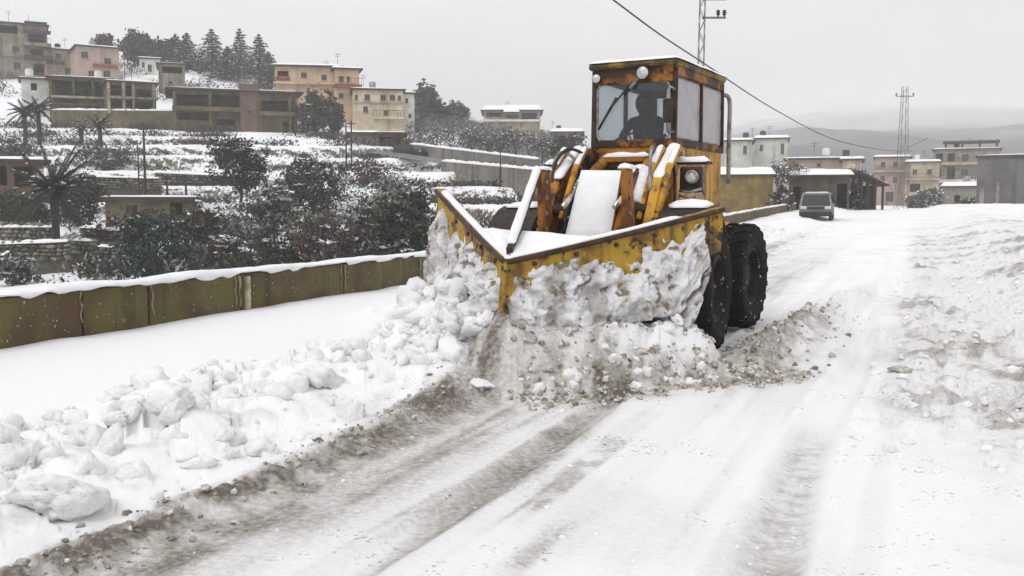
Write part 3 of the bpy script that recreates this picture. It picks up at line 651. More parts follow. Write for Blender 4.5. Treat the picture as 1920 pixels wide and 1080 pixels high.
# snow on the roof: lumpy slab
def snow_slab(name, cs, h, par, nx=24, ny=32, seed=1, m='snow'):
    c = [Vector(q) for q in cs]; vs = []; 
    for j in range(ny + 1):
        for i in range(nx + 1):
            a, b = i / nx, j / ny; q = c[0].lerp(c[1], a).lerp(c[3].lerp(c[2], a), b)
            e = min(1, min(a, 1 - a, ) * 9, min(b, 1 - b) * 12); k = math.sqrt(max(0, 1 - (1 - e) ** 2))
            q = q + (c[0] + c[1] + c[2] + c[3]) * 0; ed = .02 * (float(vnoise(a * 9, b * 9, seed)) - .5)
            vs.append(q + Vector((ed, ed, h * k * (.72 + .5 * float(fbm(np.array(a * 4.0), np.array(b * 5.0), 3, seed))))))
    W = nx + 1; mb = MB(); mb.add(vs, [(j * W + i, j * W + i + 1, (j + 1) * W + i + 1, (j + 1) * W + i) for j in range(ny) for i in range(nx)])
    return mb.build(name, m, par, smooth=True)
rt = Zt + .085
snow_slab('roof_snow', [Q(-.57, ct0 - .10, rt), Q(.585, ct0 - .10, rt), Q(.585, ct1 + .05, rt), Q(-.57, ct1 + .05, rt)], .05, cab)
# glazing
def pane(name, a, b, z0, z1, mt, rad=.07, par=cab, th=.012, rim=True):
    """rounded pane between two foot points with a rubber or snow rim"""
    a, b = Vector(a), Vector(b); ex = (b - a); L = ex.length; ex /= L; nrm = Vector((ex.y, -ex.x, 0)); H = z1 - z0; pts = []
    for cx, cy, s0 in ((L - rad, rad, -90), (L - rad, H - rad, 0), (rad, H - rad, 90), (rad, rad, 180)):
        for k in range(6):
            t = math.radians(s0 + 90 * k / 5); pts.append((cx + rad * math.cos(t), cy + rad * math.sin(t)))
    z0v = Vector((0, 0, z0)); w = [Vector((a.x, a.y, 0)) + ex * x + Vector((0, 0, y)) + z0v for x, y in pts]
    mb = MB(); mb.prism([q - nrm * th / 2 for q in w], nrm * th); o = mb.build(name, mt, par)
    return o, w, nrm
def rim(w, r, mt, par, nm='window_seal'):
    mb = MB(); mb.tube(w + [w[0]], r, 6, cap=False); return mb.build(nm, mt, par, smooth=True)
fo, fw, fn_ = pane('windscreen', Q(-.47, ct0 - .015, 0), Q(.47, ct0 - .015, 0), CF + .03, Zt - .17, 'glass_front', .08)
M['seal_grey'] = mat('weathered_grey_seal', (.34, .32, .30), (.16, .15, .14), 8, .8)
rim(fw, .014, 'seal_grey', cab)
for s in (1, -1):
    for a, b in ((ct0 + .07, 5.04), (5.16, ct1 - .06)):
        o, w, nn = pane('side_window', Q(s * (cabx - .012), a, 0), Q(s * (cabx - .012), b, 0), CF + .06, Zt - .12, 'glass_side' if s > 0 else 'glass_left', .05); rim(w, .014, 'seal_grey', cab)
# rear wall with its window
mb = MB(); zs0, zs1 = CF + .10, Zt - .16
mb.box(Q(-.46, ct1 - .03, (CF + Zt) / 2), (.12, .03, Zt - CF), RZ); mb.box(Q(.46, ct1 - .03, (CF + Zt) / 2), (.12, .03, Zt - CF), RZ)
mb.box(Q(0, ct1 - .03, (zs1 + Zt) / 2), (.80, .03, Zt - zs1), RZ); mb.box(Q(0, ct1 - .03, (CF + zs0) / 2), (.80, .03, zs0 - CF), RZ)
mb.build('rear_panel', 'black', cab)
pane('rear_window', Q(-.40, ct1 - .03, 0), Q(.40, ct1 - .03, 0), zs0, zs1, 'glass_left', .06)
mb = MB(); mb.box(Q(0, 5.0, Zt - .06), (.96, 1.6, .03), RZ); mb.build('headlining', 'black', cab)
# wiper, lamps, mirror arm, handles
tube_mesh('wiper', [Q(-.03, ct0 - .06, Zt - .20), Q(-.24, ct0 - .07, 2.83), Q(-.42, ct0 - .06, 2.56)], [.012, .014, .010], 'black', cab, 6)
tube_mesh('wiper_blade', [Q(-.20, ct0 - .06, 2.92), Q(-.44, ct0 - .055, 2.54)], .016, 'black', cab, 6)
for p, t, z, r in ((-.46, ct0 - .09, Zt - .10, .055), (.16, ct0 - .12, Zt - .07, .075)):
    mb = MB(); c = Q(p, t, z); mb.lathe([(.0, .09), (r * .7, .08), (r, .02), (r * 1.08, 0), (r * 1.0, -.012)], c, 'Y', 18)
    lp = mb.build('work_lamp', 'black', cab, smooth=True); mb = MB(); mb.lathe([(r * .98, -.006), (r * .6, -.022), (0, -.028)], c, 'Y', 18); mb.build('lamp_lens', 'lens', lp, smooth=True)
tube_mesh('lamp_bracket', [Q(.10, ct0 - .08, Zt - .12), Q(-.02, ct0 - .07, Zt - .24)], .018, 'seal_grey', cab, 6)
tube_mesh('mirror_arm', curve_pts([Q(cabx, ct0, 2.98), Q(cabx - .02, ct0 - .10, 3.0), Q(cabx - .04, ct0 - .14, 2.9), Q(cabx - .04, ct0 - .14, 2.5), Q(cabx, ct0 - .02, 2.48)], 6), .014, 'seal_grey', cab, 6)
mb = MB(); mb.box(Q(cabx - .03, ct0 - .16, 2.72), (.12, .03, .28), RZ); mb.build('mirror', 'black', cab, bevel=.01)
tube_mesh('door_handle', [Q(cabx + .035, 5.0, 2.75), Q(cabx + .05, 4.97, 2.75), Q(cabx + .05, 4.90, 2.75)], .012, 'black', cab, 6)
# steering wheel, seat
sw = MB(); cc = Q(-.18, 4.50, 2.42); R3 = Euler((math.radians(-55), 0, RZ)).to_matrix()
pts = [cc + R3 @ Vector((.19 * math.cos(a), 0, .19 * math.sin(a))) for a in [2 * math.pi * k / 24 for k in range(24)]]
sw.tube(pts + [pts[0]], .014, 6, cap=False)
for a in (0, 2.1, 4.2): sw.tube([cc, cc + R3 @ Vector((.19 * math.cos(a), 0, .19 * math.sin(a)))], .01, 5)
sw.tube([cc, Q(-.18, 4.28, 2.05)], .025, 6); sw.build('steering_wheel', 'seat', cab, smooth=True)
mb = MB(); mb.box(Q(-.20, 5.08, 2.20), (.46, .44, .12), RZ); mb.box(Q(-.20, 5.08, 1.95), (.25, .25, .36), RZ); mb.box(Q(-.20, 5.32, 2.38), (.40, .08, .36), RZ); mb.build('seat', 'seat', cab, bevel=.04)
# ---- handrail, exhaust
tube_mesh('exhaust_pipe', curve_pts([Q(.60, 6.14, 1.9), Q(.60, 6.14, 2.6), Q(.60, 6.14, 3.0), Q(.57, 6.10, 3.10), Q(.50, 6.06, 3.11)], 8), .030, 'seal_grey', ld, 10)
tube_mesh('handrail', curve_pts([Q(.76, 4.5, 2.12), Q(.79, 4.5, 2.5), Q(.76, 4.55, 2.85), Q(.60, 4.62, 2.9)], 6)[:1] + [Q(.76, 4.5, 2.2)], .012, 'black', ld, 6)
# ---- lift arms, uprights, cylinders
for s in (-1, 1):
    mb = MB(); p = s * .60
    poly = [(4.08, 2.27), (3.98, 2.32), (3.10, 1.90), (2.72, 1.42), (1.75, .62), (1.45, .60), (1.45, .40), (1.85, .40), (2.95, 1.22), (3.25, 1.62), (4.1, 2.12)]
    mb.prism([P(p - .055, t, z) for t, z in poly], (.11, 0, 0)); arm = mb.build('lift_arm', 'orange' if s < 0 else 'paint', ld, bevel=.015)
    snow_strip('arm_snow', [P(p, 3.95, 2.315), P(p, 3.12, 1.91)], .12, .05, arm, 20 + s)
    tube_mesh('pivot_pin', [P(p - .10, 4.0, 2.2), P(p + .10, 4.0, 2.2)], .06, 'seal_grey', arm, 12)
    # upright plate that carries the plough
    mb = MB(); mb.prism([P(s * .47 - .03, t, z) for t, z in ((2.22, 1.98), (2.48, 1.98), (2.62, 1.25), (2.55, .5), (2.1, .5), (2.28, 1.3))], (.06, 0, 0)); up = mb.build('upright_plate', 'orange', ld, bevel=.01)
    snow_strip('plate_snow', [P(s * .47, 2.22, 1.985), P(s * .47, 2.5, 1.985)], .13, .05, up, 31 + s)
    for k in range(4): tube_mesh('bolt', [P(s * .47 - .05, 2.36, 1.85 - .17 * k), P(s * .47 + .05, 2.36, 1.85 - .17 * k)], .025, 'seal_grey', up, 6, False)
    # tilt cylinder from the tower to the upright
    cy = tube_mesh('tilt_cylinder', [P(s * .30, 3.95, 2.12), P(s * .30, 3.15, 1.82)], .065, 'paint', ld, 12); tube_mesh('piston_rod', [P(s * .30, 3.15, 1.82), P(s * .30, 2.5, 1.58)], .032, 'chrome', cy, 10)
    lc = tube_mesh('lift_cylinder', [P(s * .74, 3.75, .95), P(s * .74, 3.1, 1.25)], .07, 'orange', ld, 12); tube_mesh('piston_rod', [P(s * .74, 3.1, 1.25), P(s * .66, 2.75, 1.42)], .035, 'chrome', lc, 10)
for p_, m_ in ((.50, 'paint'), (.70, 'paint'), (-.44, 'paint'), (-.70, 'orange')):
    e_ = tube_mesh('control_link', [P(p_, 3.80, 2.20), P(p_, 3.70, 2.27), P(p_ * .98, 3.3, 2.02), P(p_ * .96, 2.8, 1.45)], [.035, .045, .04, .035], m_, ld, 8); snow_strip('link_snow', [P(p_, 3.68, 2.30), P(p_ * .98, 3.32, 2.06)], .06, .03, e_, int(p_ * 100) % 30)
# right-hand extra links seen in front of the cab
bx_ = tube_mesh('link_bar', [P(.33, 3.35, 2.02), P(.30, 2.75, 1.5), P(.28, 2.5, 1.22)], .05, 'orange', ld, 8); snow_strip('link_snow', [P(.34, 3.42, 2.05), P(.33, 3.25, 1.97)], .16, .06, bx_, 41)
lk = tube_mesh('link_cylinder', [P(.43, 3.30, 2.0), P(.41, 2.95, 1.62)], .07, 'snow_grey', ld, 12); tube_mesh('piston_rod', [P(.41, 2.95, 1.62), P(.39, 2.6, 1.28)], .035, 'black', lk, 8)
mb = MB(); mb.tube([P(-.55, 2.9, 1.55), P(.55, 2.9, 1.55)], .07, 10); mb.build('cross_tube', 'brown', ld, smooth=True)
cb = MB(); cb.box(Q(-.05, ct0 - .12, 2.16), (.62, .10, .07), RZ); cbo = cb.build('cross_bar', 'orange', ld, bevel=.01)
snow_strip('bar_snow', [Q(-.34, ct0 - .12, 2.195), Q(.26, ct0 - .12, 2.195)], .10, .05, cbo, 51)
# snow plastered centre plate
pl_ = MB(); pl_.prism([P(-.235, 2.95, 1.98), P(.235, 2.95, 1.97), P(.265, 2.42, 1.20), P(-.255, 2.42, 1.20)], Vector((0, .05, -.02))); plo = pl_.build('centre_plate', 'orange', ld)
def face_snow(name, c, h, par, nx, ny, seed, nrm, m='snow', cut=None):
    c = [Vector(q) for q in c]; nrm = Vector(nrm).normalized(); vs = []; th = []
    for j in range(ny + 1):
        for i in range(nx + 1):
            a, b = i / nx, j / ny; q = c[0].lerp(c[1], a).lerp(c[3].lerp(c[2], a), b); e = min(1, min(a, 1 - a) * 8, min(b, 1 - b) * 8)
            vs.append(q + nrm * (.004 + h * math.sqrt(max(0, 1 - (1 - e) ** 2)) * (.7 + .6 * float(vnoise(a * 3, b * 3, seed)))))
    W = nx + 1; mb = MB(); mb.add(vs, [(j * W + i, j * W + i + 1, (j + 1) * W + i + 1, (j + 1) * W + i) for j in range(ny) for i in range(nx)]); return mb.build(name, m, par, smooth=True)
face_snow('plate_snow', [P(-.255, 2.42, 1.20), P(.265, 2.42, 1.20), P(.235, 2.95, 1.985), P(-.235, 2.95, 1.995)], .05, plo, 10, 14, 5, (0, -.8, .55))
# front stay from the prow
st = MB(); st.beam(P(0.0, .30, 1.18), P(-.49, 2.24, 1.95), .055, .10); sto = st.build('front_stay', 'brown', ld, bevel=.008)
snow_strip('stay_snow', [P(-.02, .38, 1.265), P(-.48, 2.2, 1.985)], .075, .045, sto, 61)
# hoses
for k, c in enumerate(([P(-.66, 3.2, 1.6), P(-.74, 3.35, 1.98), P(-.66, 3.4, 2.22), P(-.5, 3.45, 2.16), P(-.44, 3.7, 1.95)], [P(-.60, 3.0, 1.7), P(-.66, 3.2, 2.05), P(-.56, 3.4, 2.26), P(-.40, 3.6, 2.18), P(-.36, 3.8, 1.9)],
                       [P(.55, 3.0, 1.75), P(.50, 3.2, 2.15), P(.46, 3.45, 2.27), P(.42, 3.7, 2.1)], [P(.72, 3.3, 1.2), P(.74, 3.4, 1.7), P(.66, 3.6, 2.1), P(.5, 3.8, 2.2)], [P(-.3, 2.6, 1.3), P(-.34, 2.8, 1.55), P(-.28, 3.2, 1.9), P(-.2, 3.7, 2.0)])):
    tube_mesh('hose', curve_pts(c, 8), .020, ('seal_grey', 'black', 'seal_grey', 'black', 'black')[k], ld, 6)
# headlamps on brackets
for s in (1, -1):
    mb = MB(); mb.box(P(s * .84, 3.80, 1.90), (.26, .12, .30)); hb = mb.build('lamp_housing', 'black', ld, bevel=.02)
    mb = MB(); c = P(s * .86, 3.72, 1.93); mb.lathe([(.075, .03), (.08, -.02), (.060, -.035), (.053, -.02)], c, 'Y', 20); mb.build('lamp_ring', 'seal_grey', hb, smooth=True)
    mb = MB(); mb.lathe([(.055, -.018), (.03, -.03), (0, -.034)], c, 'Y', 20); mb.build('lamp_lens', 'lens', hb, smooth=True)
    for k in range(3): tube_mesh('lamp_guard', [P(s * .72, 3.70, 1.77 - .055 * k), P(s * .84, 3.66, 1.75 - .06 * k), P(s * .98, 3.70, 1.79 - .05 * k)], .016, 'seal_grey', hb, 6)
    sb = MB(); sb.box(P(s * .82, 3.95, 2.10), (.42, .24, .03)); so = sb.build('shelf', 'black', ld); snow_strip('shelf_snow', [P(s * .62, 3.92, 2.115), P(s * 1.02, 3.92, 2.115)], .2, .06, so, 71)

# ---- the plough
plow = thing('plow', None, None); plow.parent = ld
wing_def = {1: (1.55, 1.87, 1.57), -1: (-1.55, 1.83, 1.77)}
def wing_pt(s, a, h, off=0.0):
    """point on a wing face: a along from prow to tip, h from the cutting edge to the top, off = out from the face"""
    ep, et, ez = wing_def[s]; zb = .04 + .10 * a + (ez - .55) * float(smooth(.74, .98, a)); ztop = 1.12 + (ez - 1.12) * a ** 1.08; z = zb + (ztop - zb) * h
    lean = .22 * h + .10 * math.sin(math.pi * h) * (.3 + .7 * a)
    q = P(ep * a, et * a + lean * (1 - .55 * a), z); n = Vector((s * .77, -.64, 0)); return q + n * off
for s in (1, -1):
    mb = MB(); NA, NH = 22, 12; F = [[wing_pt(s, i / NA, j / NH) for j in range(NH + 1)] for i in range(NA + 1)]; B = [[wing_pt(s, i / NA, j / NH, -.03) for j in range(NH + 1)] for i in range(NA + 1)]
    W = NH + 1; vs = [q for r in F for q in r] + [q for r in B for q in r]; o = (NA + 1) * W; fs = []
    for i in range(NA):
        for j in range(NH): fs += [(i * W + j, (i + 1) * W + j, (i + 1) * W + j + 1, i * W + j + 1), (o + i * W + j, o + i * W + j + 1, o + (i + 1) * W + j + 1, o + (i + 1) * W + j)]
        fs += [(i * W, o + i * W, o + (i + 1) * W, (i + 1) * W), (i * W + NH, (i + 1) * W + NH, o + (i + 1) * W + NH, o + i * W + NH)]
    for j in range(NH): fs += [(j, j + 1, o + j + 1, o + j), (NA * W + j, o + NA * W + j, o + NA * W + j + 1, NA * W + j + 1)]
    mb.add(vs, fs); wg = mb.build('wing', 'plow', plow)
    # top lip, ribs behind, cutting edge
    mb = MB(); up = Vector((0, 0, .012)); mb.add([wing_pt(s, i / NA, 1, .012) + up for i in range(NA + 1)] + [wing_pt(s, i / NA, 1, -.10) + up for i in range(NA + 1)] + [wing_pt(s, i / NA, 1, .012) - up for i in range(NA + 1)] + [wing_pt(s, i / NA, 1, -.10) - up for i in range(NA + 1)],
        [f for i in range(NA) for n_ in (NA + 1,) for f in ((i, i + 1, n_ + i + 1, n_ + i), (2 * n_ + i, 3 * n_ + i, 3 * n_ + i + 1, 2 * n_ + i + 1), (i, 2 * n_ + i, 2 * n_ + i + 1, i + 1), (n_ + i, n_ + i + 1, 3 * n_ + i + 1, 3 * n_ + i))])
    mb.build('top_lip', 'plow', plow)
    tube_mesh('rolled_edge', [wing_pt(s, i / NA, 1, .012) + Vector((0, 0, -.012)) for i in range(NA + 1)], .026, 'brown', plow, 8)
    for a in (.12, .3, .48, .66):
        tube_mesh('bolt_head', [wing_pt(s, a, .93, 0), wing_pt(s, a, .93, .022)], .022, 'brown', plow, 6, False)
    snow_strip('lip_snow', [wing_pt(s, a / 20, 1, -.05) + Vector((0, 0, .012)) for a in range(0, 20 if s < 0 else 17)], .075, .030, wg, 81 + s)
    for a in (.28, .52, .76, .96):
        mb = MB(); mb.prism([wing_pt(s, a, h, -.03) for h in (0.02, .25, .5, .75, .98)] + [wing_pt(s, a, .98, -.14), wing_pt(s, a, .5, -.22), wing_pt(s, a, .05, -.16)], Vector((s * .02, .024, 0))); mb.build('rib', 'plow', plow)
    mb = MB(); mb.prism([wing_pt(s, 0, .0, .018), wing_pt(s, .8, .0, .018), wing_pt(s, .8, .10, .02), wing_pt(s, 0, .10, .02)], Vector((-s * .012, .01, 0))); mb.build('cutting_edge', 'black', plow)
    mb = MB(); mb.add([wing_pt(s, .76 * i / 14, h, .006) for i in range(15) for h in (.10, .22, .36)], [(i * 3 + j, i * 3 + 3 + j, i * 3 + 4 + j, i * 3 + 1 + j) for i in range(14) for j in range(2)]); mb.build('gap_backing', 'black', plow)  # black sheet added so gaps in the caked snow show dark
    # snow caked on the face
    NA, NH = 150, 84; A, Hh = np.meshgrid(np.linspace(0, 1, NA), np.linspace(0, .9, NH), indexing='ij')
    n1 = fbm(A * 7 + s * 5, Hh * 4, 4, 401); n2, _r = cells(A * 17, Hh * 8, 407)
    n3 = fbm(A * 24 + s * 5, Hh * 13, 3, 431); n4 = fbm(A * 4 + s * 3, Hh * 2.5, 3, 437)
    base = np.interp(Hh, [0, .30, .50, .66, .80, .95], [.12, .11, .095, .055, -.005, -.10])
    th = base + .20 * (n1 - .5) + .16 * (n3 - .5) + .12 * (n4 - .5) + .05 * np.clip(1 - (n2 * 1.2) ** 2, 0, 1) - .16 * np.exp(-(A / .035) ** 2) - .4 * smooth(.88, .98, A)
    crack = smooth(.030, .0, np.abs(n4 - .5)) * smooth(.52, .62, n1) + smooth(.05, .0, np.abs(Hh - .34 + .04 * A - .16 * (n4 - .5))) * smooth(.40, .50, n1); th = th - .24 * np.clip(crack, 0, 1)
    if s < 0: th = th + .01
    vs = [wing_pt(s, float(a), float(h), max(-.016, float(t_))) for a, h, t_ in zip(A.ravel(), Hh.ravel(), th.ravel())]; ok = th > -.05; fs = []
    for i in range(NA - 1):
        for j in range(NH - 1):
            if ok[i, j] or ok[i + 1, j] or ok[i, j + 1] or ok[i + 1, j + 1]: fs.append((i * NH + j, (i + 1) * NH + j, (i + 1) * NH + j + 1, i * NH + j + 1))
    mb = MB(); mb.add(vs, fs); mb.build('caked_snow', 'snow_caked' if 'snow_caked' in M else 'snow_clod', wg, smooth=True)
mb = MB(); mb.beam(P(0, -.01, .03), P(0, .21, 1.13), .05, .05); mb.build('prow_edge', 'plow', plow, bevel=.01)
# deck inside the V with its snow
dk = MB(); dk.prism([wing_pt(1, .02, 1, -.03), wing_pt(1, .40, 1, -.03), wing_pt(-1, .42, 1, -.03), wing_pt(-1, .02, 1, -.03)], Vector((0, 0, -.03))); dko = dk.build('deck_plate', 'plow', plow)
ds_ = MB(); vs = []; NI, NJ = 20, 16
for i in range(NI + 1):
    for j in range(NJ + 1):
        a = .03 + .40 * i / NI; q = wing_pt(-1, a, 1, -.03).lerp(wing_pt(1, a, 1, -.03), j / NJ); e = min(1, min(j, NJ - j) / 2.5, (NI - i) / 2.5)
        vs.append(q + Vector((0, 0, .004 + .03 * e + .02 * e * float(vnoise(i * .5, j * .5, 77)))))
ds_.add(vs, [(i * (NJ + 1) + j, i * (NJ + 1) + j + 1, (i + 1) * (NJ + 1) + j + 1, (i + 1) * (NJ + 1) + j) for i in range(NI) for j in range(NJ)]); ds_.build('deck_snow', 'snow', dko, smooth=True)
for s in (-1, 1):
    mb = MB(); mb.beam(P(s * .5, 2.2, .75), P(s * .45, .75, .7), .12, .16); mb.build('push_beam', 'brown', plow, bevel=.01)

# ================================================================== BUILDINGS ON THE HILL
M['pane'] = mat('dark_window_pane', (.012, .013, .015), (.02, .022, .026), 1, .12, spec=.5)
M['frame'] = mat('window_frame', (.20, .17, .13), (.12, .10, .08), 2, .7)
M['concrete'] = mat('bare_concrete', (.27, .245, .20), (.18, .16, .125), .8, .92, .3, 6, streak=((.10, .09, .065), 1.2))
M['olive_conc'] = mat('mossy_concrete', (.155, .130, .070), (.095, .080, .040), .7, .92, .3, 6, streak=((.055, .05, .025), 1.1))
M['peach'] = mat('peach_render', (.60, .44, .29), (.50, .36, .24), .5, .9, .2, 8, streak=((.36, .26, .17), .9))
M['cream'] = mat('cream_stone', (.60, .52, .38), (.46, .38, .26), .9, .9, .3, 5, streak=((.32, .26, .17), 1.0))
M['pink'] = mat('pinkish_render', (.40, .30, .245), (.31, .235, .195), .7, .9, .2, 6, streak=((.19, .14, .115), 1.0))
M['beige'] = mat('beige_render', (.44, .36, .25), (.32, .25, .17), .7, .9, .2, 6, streak=((.19, .15, .10), 1.0))
M['whitewash'] = mat('whitewashed_wall', (.66, .66, .62), (.5, .5, .46), .6, .9, .2, 6)
M['red_band'] = mat('red_brown_band', (.24, .085, .05), (.16, .06, .04), 1, .9)
M['galv_'] = mat('tank_steel', (.3, .3, .3), (.2, .19, .18), 2, .5, metallic=.4)
M['roofdark'] = mat('dark_eaves', (.075, .055, .04), (.045, .035, .03), 1.5, .9)
M['greywall'] = mat('grey_concrete_wall', (.21, .20, .18), (.15, .14, .12), .7, .92, .3, 5, streak=((.09, .085, .07), 1.0), c3=(.62, .62, .62), s3=5, lo3=.64, hi3=.70)

def building(name, label, box, d, deep, wall, windows=(), openings=(), slabs=(), base_drop=2.5, yaw=0.0, snow=.28, eave=.35, roof='roofdark', rooft=.22, arch=(), extra=None, cat='building', group=None):
    """box = (x0, ytop, x1, ybase) in photograph pixels at distance d; windows / openings / slabs are rectangles in the same pixels"""
    x0, y0, x1, y1 = box; k = d / FPX; c = at((x0 + x1) / 2, y1, d); W = (x1 - x0) * k; H = (y1 - y0) * k
    rz = -math.atan2(c.x, d) + yaw; o = thing(name, label, cat, c, rz, group)
    def X(px): return (px - (x0 + x1) / 2) * k
    def Zz(py): return (y1 - py) * k
    holes = [(X(a), Zz(b2), X(c2), Zz(b1)) for a, b1, c2, b2 in list(windows) + list(openings)]
    xs = sorted(set([-W / 2, W / 2] + [v for h in holes for v in (h[0], h[2])])); zs = sorted(set([-base_drop, H] + [v for h in holes for v in (h[1], h[3])]))
    mb = MB()
    for i in range(len(xs) - 1):
        for j in range(len(zs) - 1):
            cx, cz = (xs[i] + xs[i + 1]) / 2, (zs[j] + zs[j + 1]) / 2
            if any(h[0] < cx < h[2] and h[1] < cz < h[3] for h in holes): continue
            mb.add([(xs[i], 0, zs[j]), (xs[i + 1], 0, zs[j]), (xs[i + 1], 0, zs[j + 1]), (xs[i], 0, zs[j + 1])], [(0, 1, 2, 3)])
    for h in holes:
        a, b, c2, e = h; t = .28
        mb.add([(a, 0, b), (c2, 0, b), (c2, 0, e), (a, 0, e), (a, t, b), (c2, t, b), (c2, t, e), (a, t, e)], [(0, 4, 5, 1), (1, 5, 6, 2), (2, 6, 7, 3), (3, 7, 4, 0)])
    w2 = W / 2; z0 = -base_drop
    mb.add([(-w2, 0, z0), (-w2, deep, z0), (-w2, deep, H), (-w2, 0, H), (w2, 0, z0), (w2, deep, z0), (w2, deep, H), (w2, 0, H)], [(0, 3, 2, 1), (4, 5, 6, 7), (1, 2, 6, 5)])
    mb.build('wall', wall, o, recalc=False)
    for a, b1, c2, b2 in windows:
        xa, za, xb, zb = X(a), Zz(b2), X(c2), Zz(b1); f = MB(); t = .10
        for q in ((xa, za, xb, za + .07), (xa, zb - .07, xb, zb), (xa, za + .07, xa + .07, zb - .07), (xb - .07, za + .07, xb, zb - .07), ((xa + xb) / 2 - .03, za + .07, (xa + xb) / 2 + .03, zb - .07)):
            f.box(((q[0] + q[2]) / 2, t, (q[1] + q[3]) / 2), (q[2] - q[0], .06, q[3] - q[1]))
        wo = f.build('window', 'frame', o); f = MB(); f.box(((xa + xb) / 2, t + .05, (za + zb) / 2), (xb - xa, .02, zb - za)); f.build('pane', 'pane', wo)
        f = MB(); f.box(((xa + xb) / 2, -.05, za - .04), (xb - xa + .16, .14, .06)); so = f.build('sill', wall, wo)
    for a, b1, c2, b2, pr, mt in slabs:
        xa, za, xb, zb = X(a), Zz(b2), X(c2), Zz(b1); f = MB(); f.box(((xa + xb) / 2, -pr / 2 + .05, (za + zb) / 2), (xb - xa, pr + .1, zb - za)); bo_ = f.build('balcony' if pr > .5 else 'band', mt, o)
        if pr > .7 and xb - xa < 14:                       # railing of posts and a hand rail
            f = MB(); yf = -pr + .1; nb_ = max(2, int((xb - xa) / .45)); f.beam((xa + .05, yf, zb + .85), (xb - .05, yf, zb + .85), .06, .06)
            for i_ in range(nb_ + 1): xq = xa + .05 + (xb - xa - .1) * i_ / nb_; f.beam((xq, yf, zb), (xq, yf, zb + .85), .035, .035)
            f.build('railing', 'roofdark', bo_)
    if openings:                                            # back wall of the rooms behind open bays
        f = MB(); f.add([(-w2 + .05, min(7.0, deep - .3), z0), (w2 - .05, min(7.0, deep - .3), z0), (w2 - .05, min(7.0, deep - .3), H), (-w2 + .05, min(7.0, deep - .3), H)], [(0, 1, 2, 3)]); f.build('inner_wall', wall, o)
    f = MB(); f.box((0, deep / 2, H + rooft / 2), (W + 2 * eave, deep + 2 * eave, rooft)); f.build('roof', roof, o)
    if snow: 
        rs = snow_slab('roof_snow', [(-w2 - eave, -eave, H + rooft), (w2 + eave, -eave, H + rooft), (w2 + eave, deep + eave, H + rooft), (-w2 - eave, deep + eave, H + rooft)], snow, o, 16, 10, int(x0) % 50, 'snow_roof')
    rr_ = random.Random(int(x0 * 7 + y0))
    if W > 4 and d > 100:                                  # water tank and aerial that stand on such flat roofs
        tx = rr_.uniform(-.3, .3) * W; f = MB(); f.lathe([(0, 0), (.45, 0), (.47, .1), (.47, .85), (.36, .98), (.12, 1.04), (0, 1.04)], (tx, deep * .4, H + rooft + .35), 'Z', 14); f.build('water_tank', rr_.choice(('galv_', 'roofdark', 'whitewash')), o, smooth=True)
        f = MB(); f.box((tx, deep * .4, H + rooft + .17), (.9, .9, .36)); f.build('tank_stand', 'roofdark', o)
        ax = tx + rr_.choice((-1, 1)) * W * .2; f = MB(); f.beam((ax, .8, H), (ax, .8, H + 2.2), .05, .05); f.beam((ax - .5, .8, H + 2.0), (ax + .5, .8, H + 2.0), .04, .04); f.beam((ax - .35, .8, H + 1.7), (ax + .35, .8, H + 1.7), .04, .04); f.build('aerial', 'roofdark', o)
    if extra: extra(o, X, Zz, mb)
    return o
def part_box(o, nm, mt, c, d, rz=0): f = MB(); f.box(c, d, rz); return f.build(nm, mt, o)

# far left block with loggias
def ex_a(o, X, Zz, mb):
    part_box(o, 'roof_room', 'concrete', (X(64), 3, Zz(44)), (2.4, 3, 1.3)); part_box(o, 'roof_slab', 'roofdark', (X(64), 2.6, Zz(38.5)), (3.4, 4, .16))
    part_box(o, 'mast', 'roofdark', (X(52), 2, Zz(34)), (.06, .06, 2.0))
building('apartment_block', 'grey concrete block of four storeys with loggias at the upper left edge', (-70, 46, 82, 142), 160, 11, 'concrete',
    windows=((24, 116, 36, 128), (23, 87, 35, 97), (-20, 88, -8, 98), (-22, 116, -10, 128)), openings=((-30, 50, 33, 64), (50, 62, 78, 77), (53, 89, 80, 102), (57, 117, 79, 138)),
    slabs=((42, 57, 88, 61, 1.5, 'roofdark'), (42, 80, 88, 86, 1.5, 'concrete'), (42, 103, 90, 110, 1.6, 'roofdark'), (-70, 103, 40, 106, .25, 'concrete')), extra=ex_a, snow=.2)
building('pink_house', 'pinkish square house with small dark windows behind the long open terrace', (150, 91, 222, 152), 158, 9, 'pink',
    windows=((157, 100, 169, 112), (196, 109, 208, 120), (168, 134, 178, 144), (194, 132, 205, 147)), slabs=((176, 121, 218, 127, .3, 'red_band'),), yaw=.15)
building('beige_house', 'low beige house between the concrete block and the pinkish house', (88, 96, 150, 152), 164, 9, 'beige', windows=((107, 102, 117, 112), (122, 128, 131, 138)), slabs=((92, 118, 122, 122, .8, 'roofdark'),), snow=.35)
def cols(px_list, y0, y1, d=118, t=.28, mt='olive_conc', yy=-.05):
    def f(o, X, Zz, mb):
        for p_ in px_list: part_box(o, 'column', mt, (X(p_), yy, (Zz(y0) + Zz(y1)) / 2), (t, t, Zz(y0) - Zz(y1)))
    return f
building('terrace_house', 'long olive concrete house with an open dark upper floor and balustrade', (101, 150, 208, 246), 124, 10, 'olive_conc', openings=((106, 154, 140, 182), (144, 154, 173, 182), (177, 154, 203, 182), (120, 189, 150, 194)),
    slabs=((99, 183, 210, 187, .9, 'beige'), (99, 196, 212, 199, .5, 'olive_conc')), yaw=-.03, snow=.2)
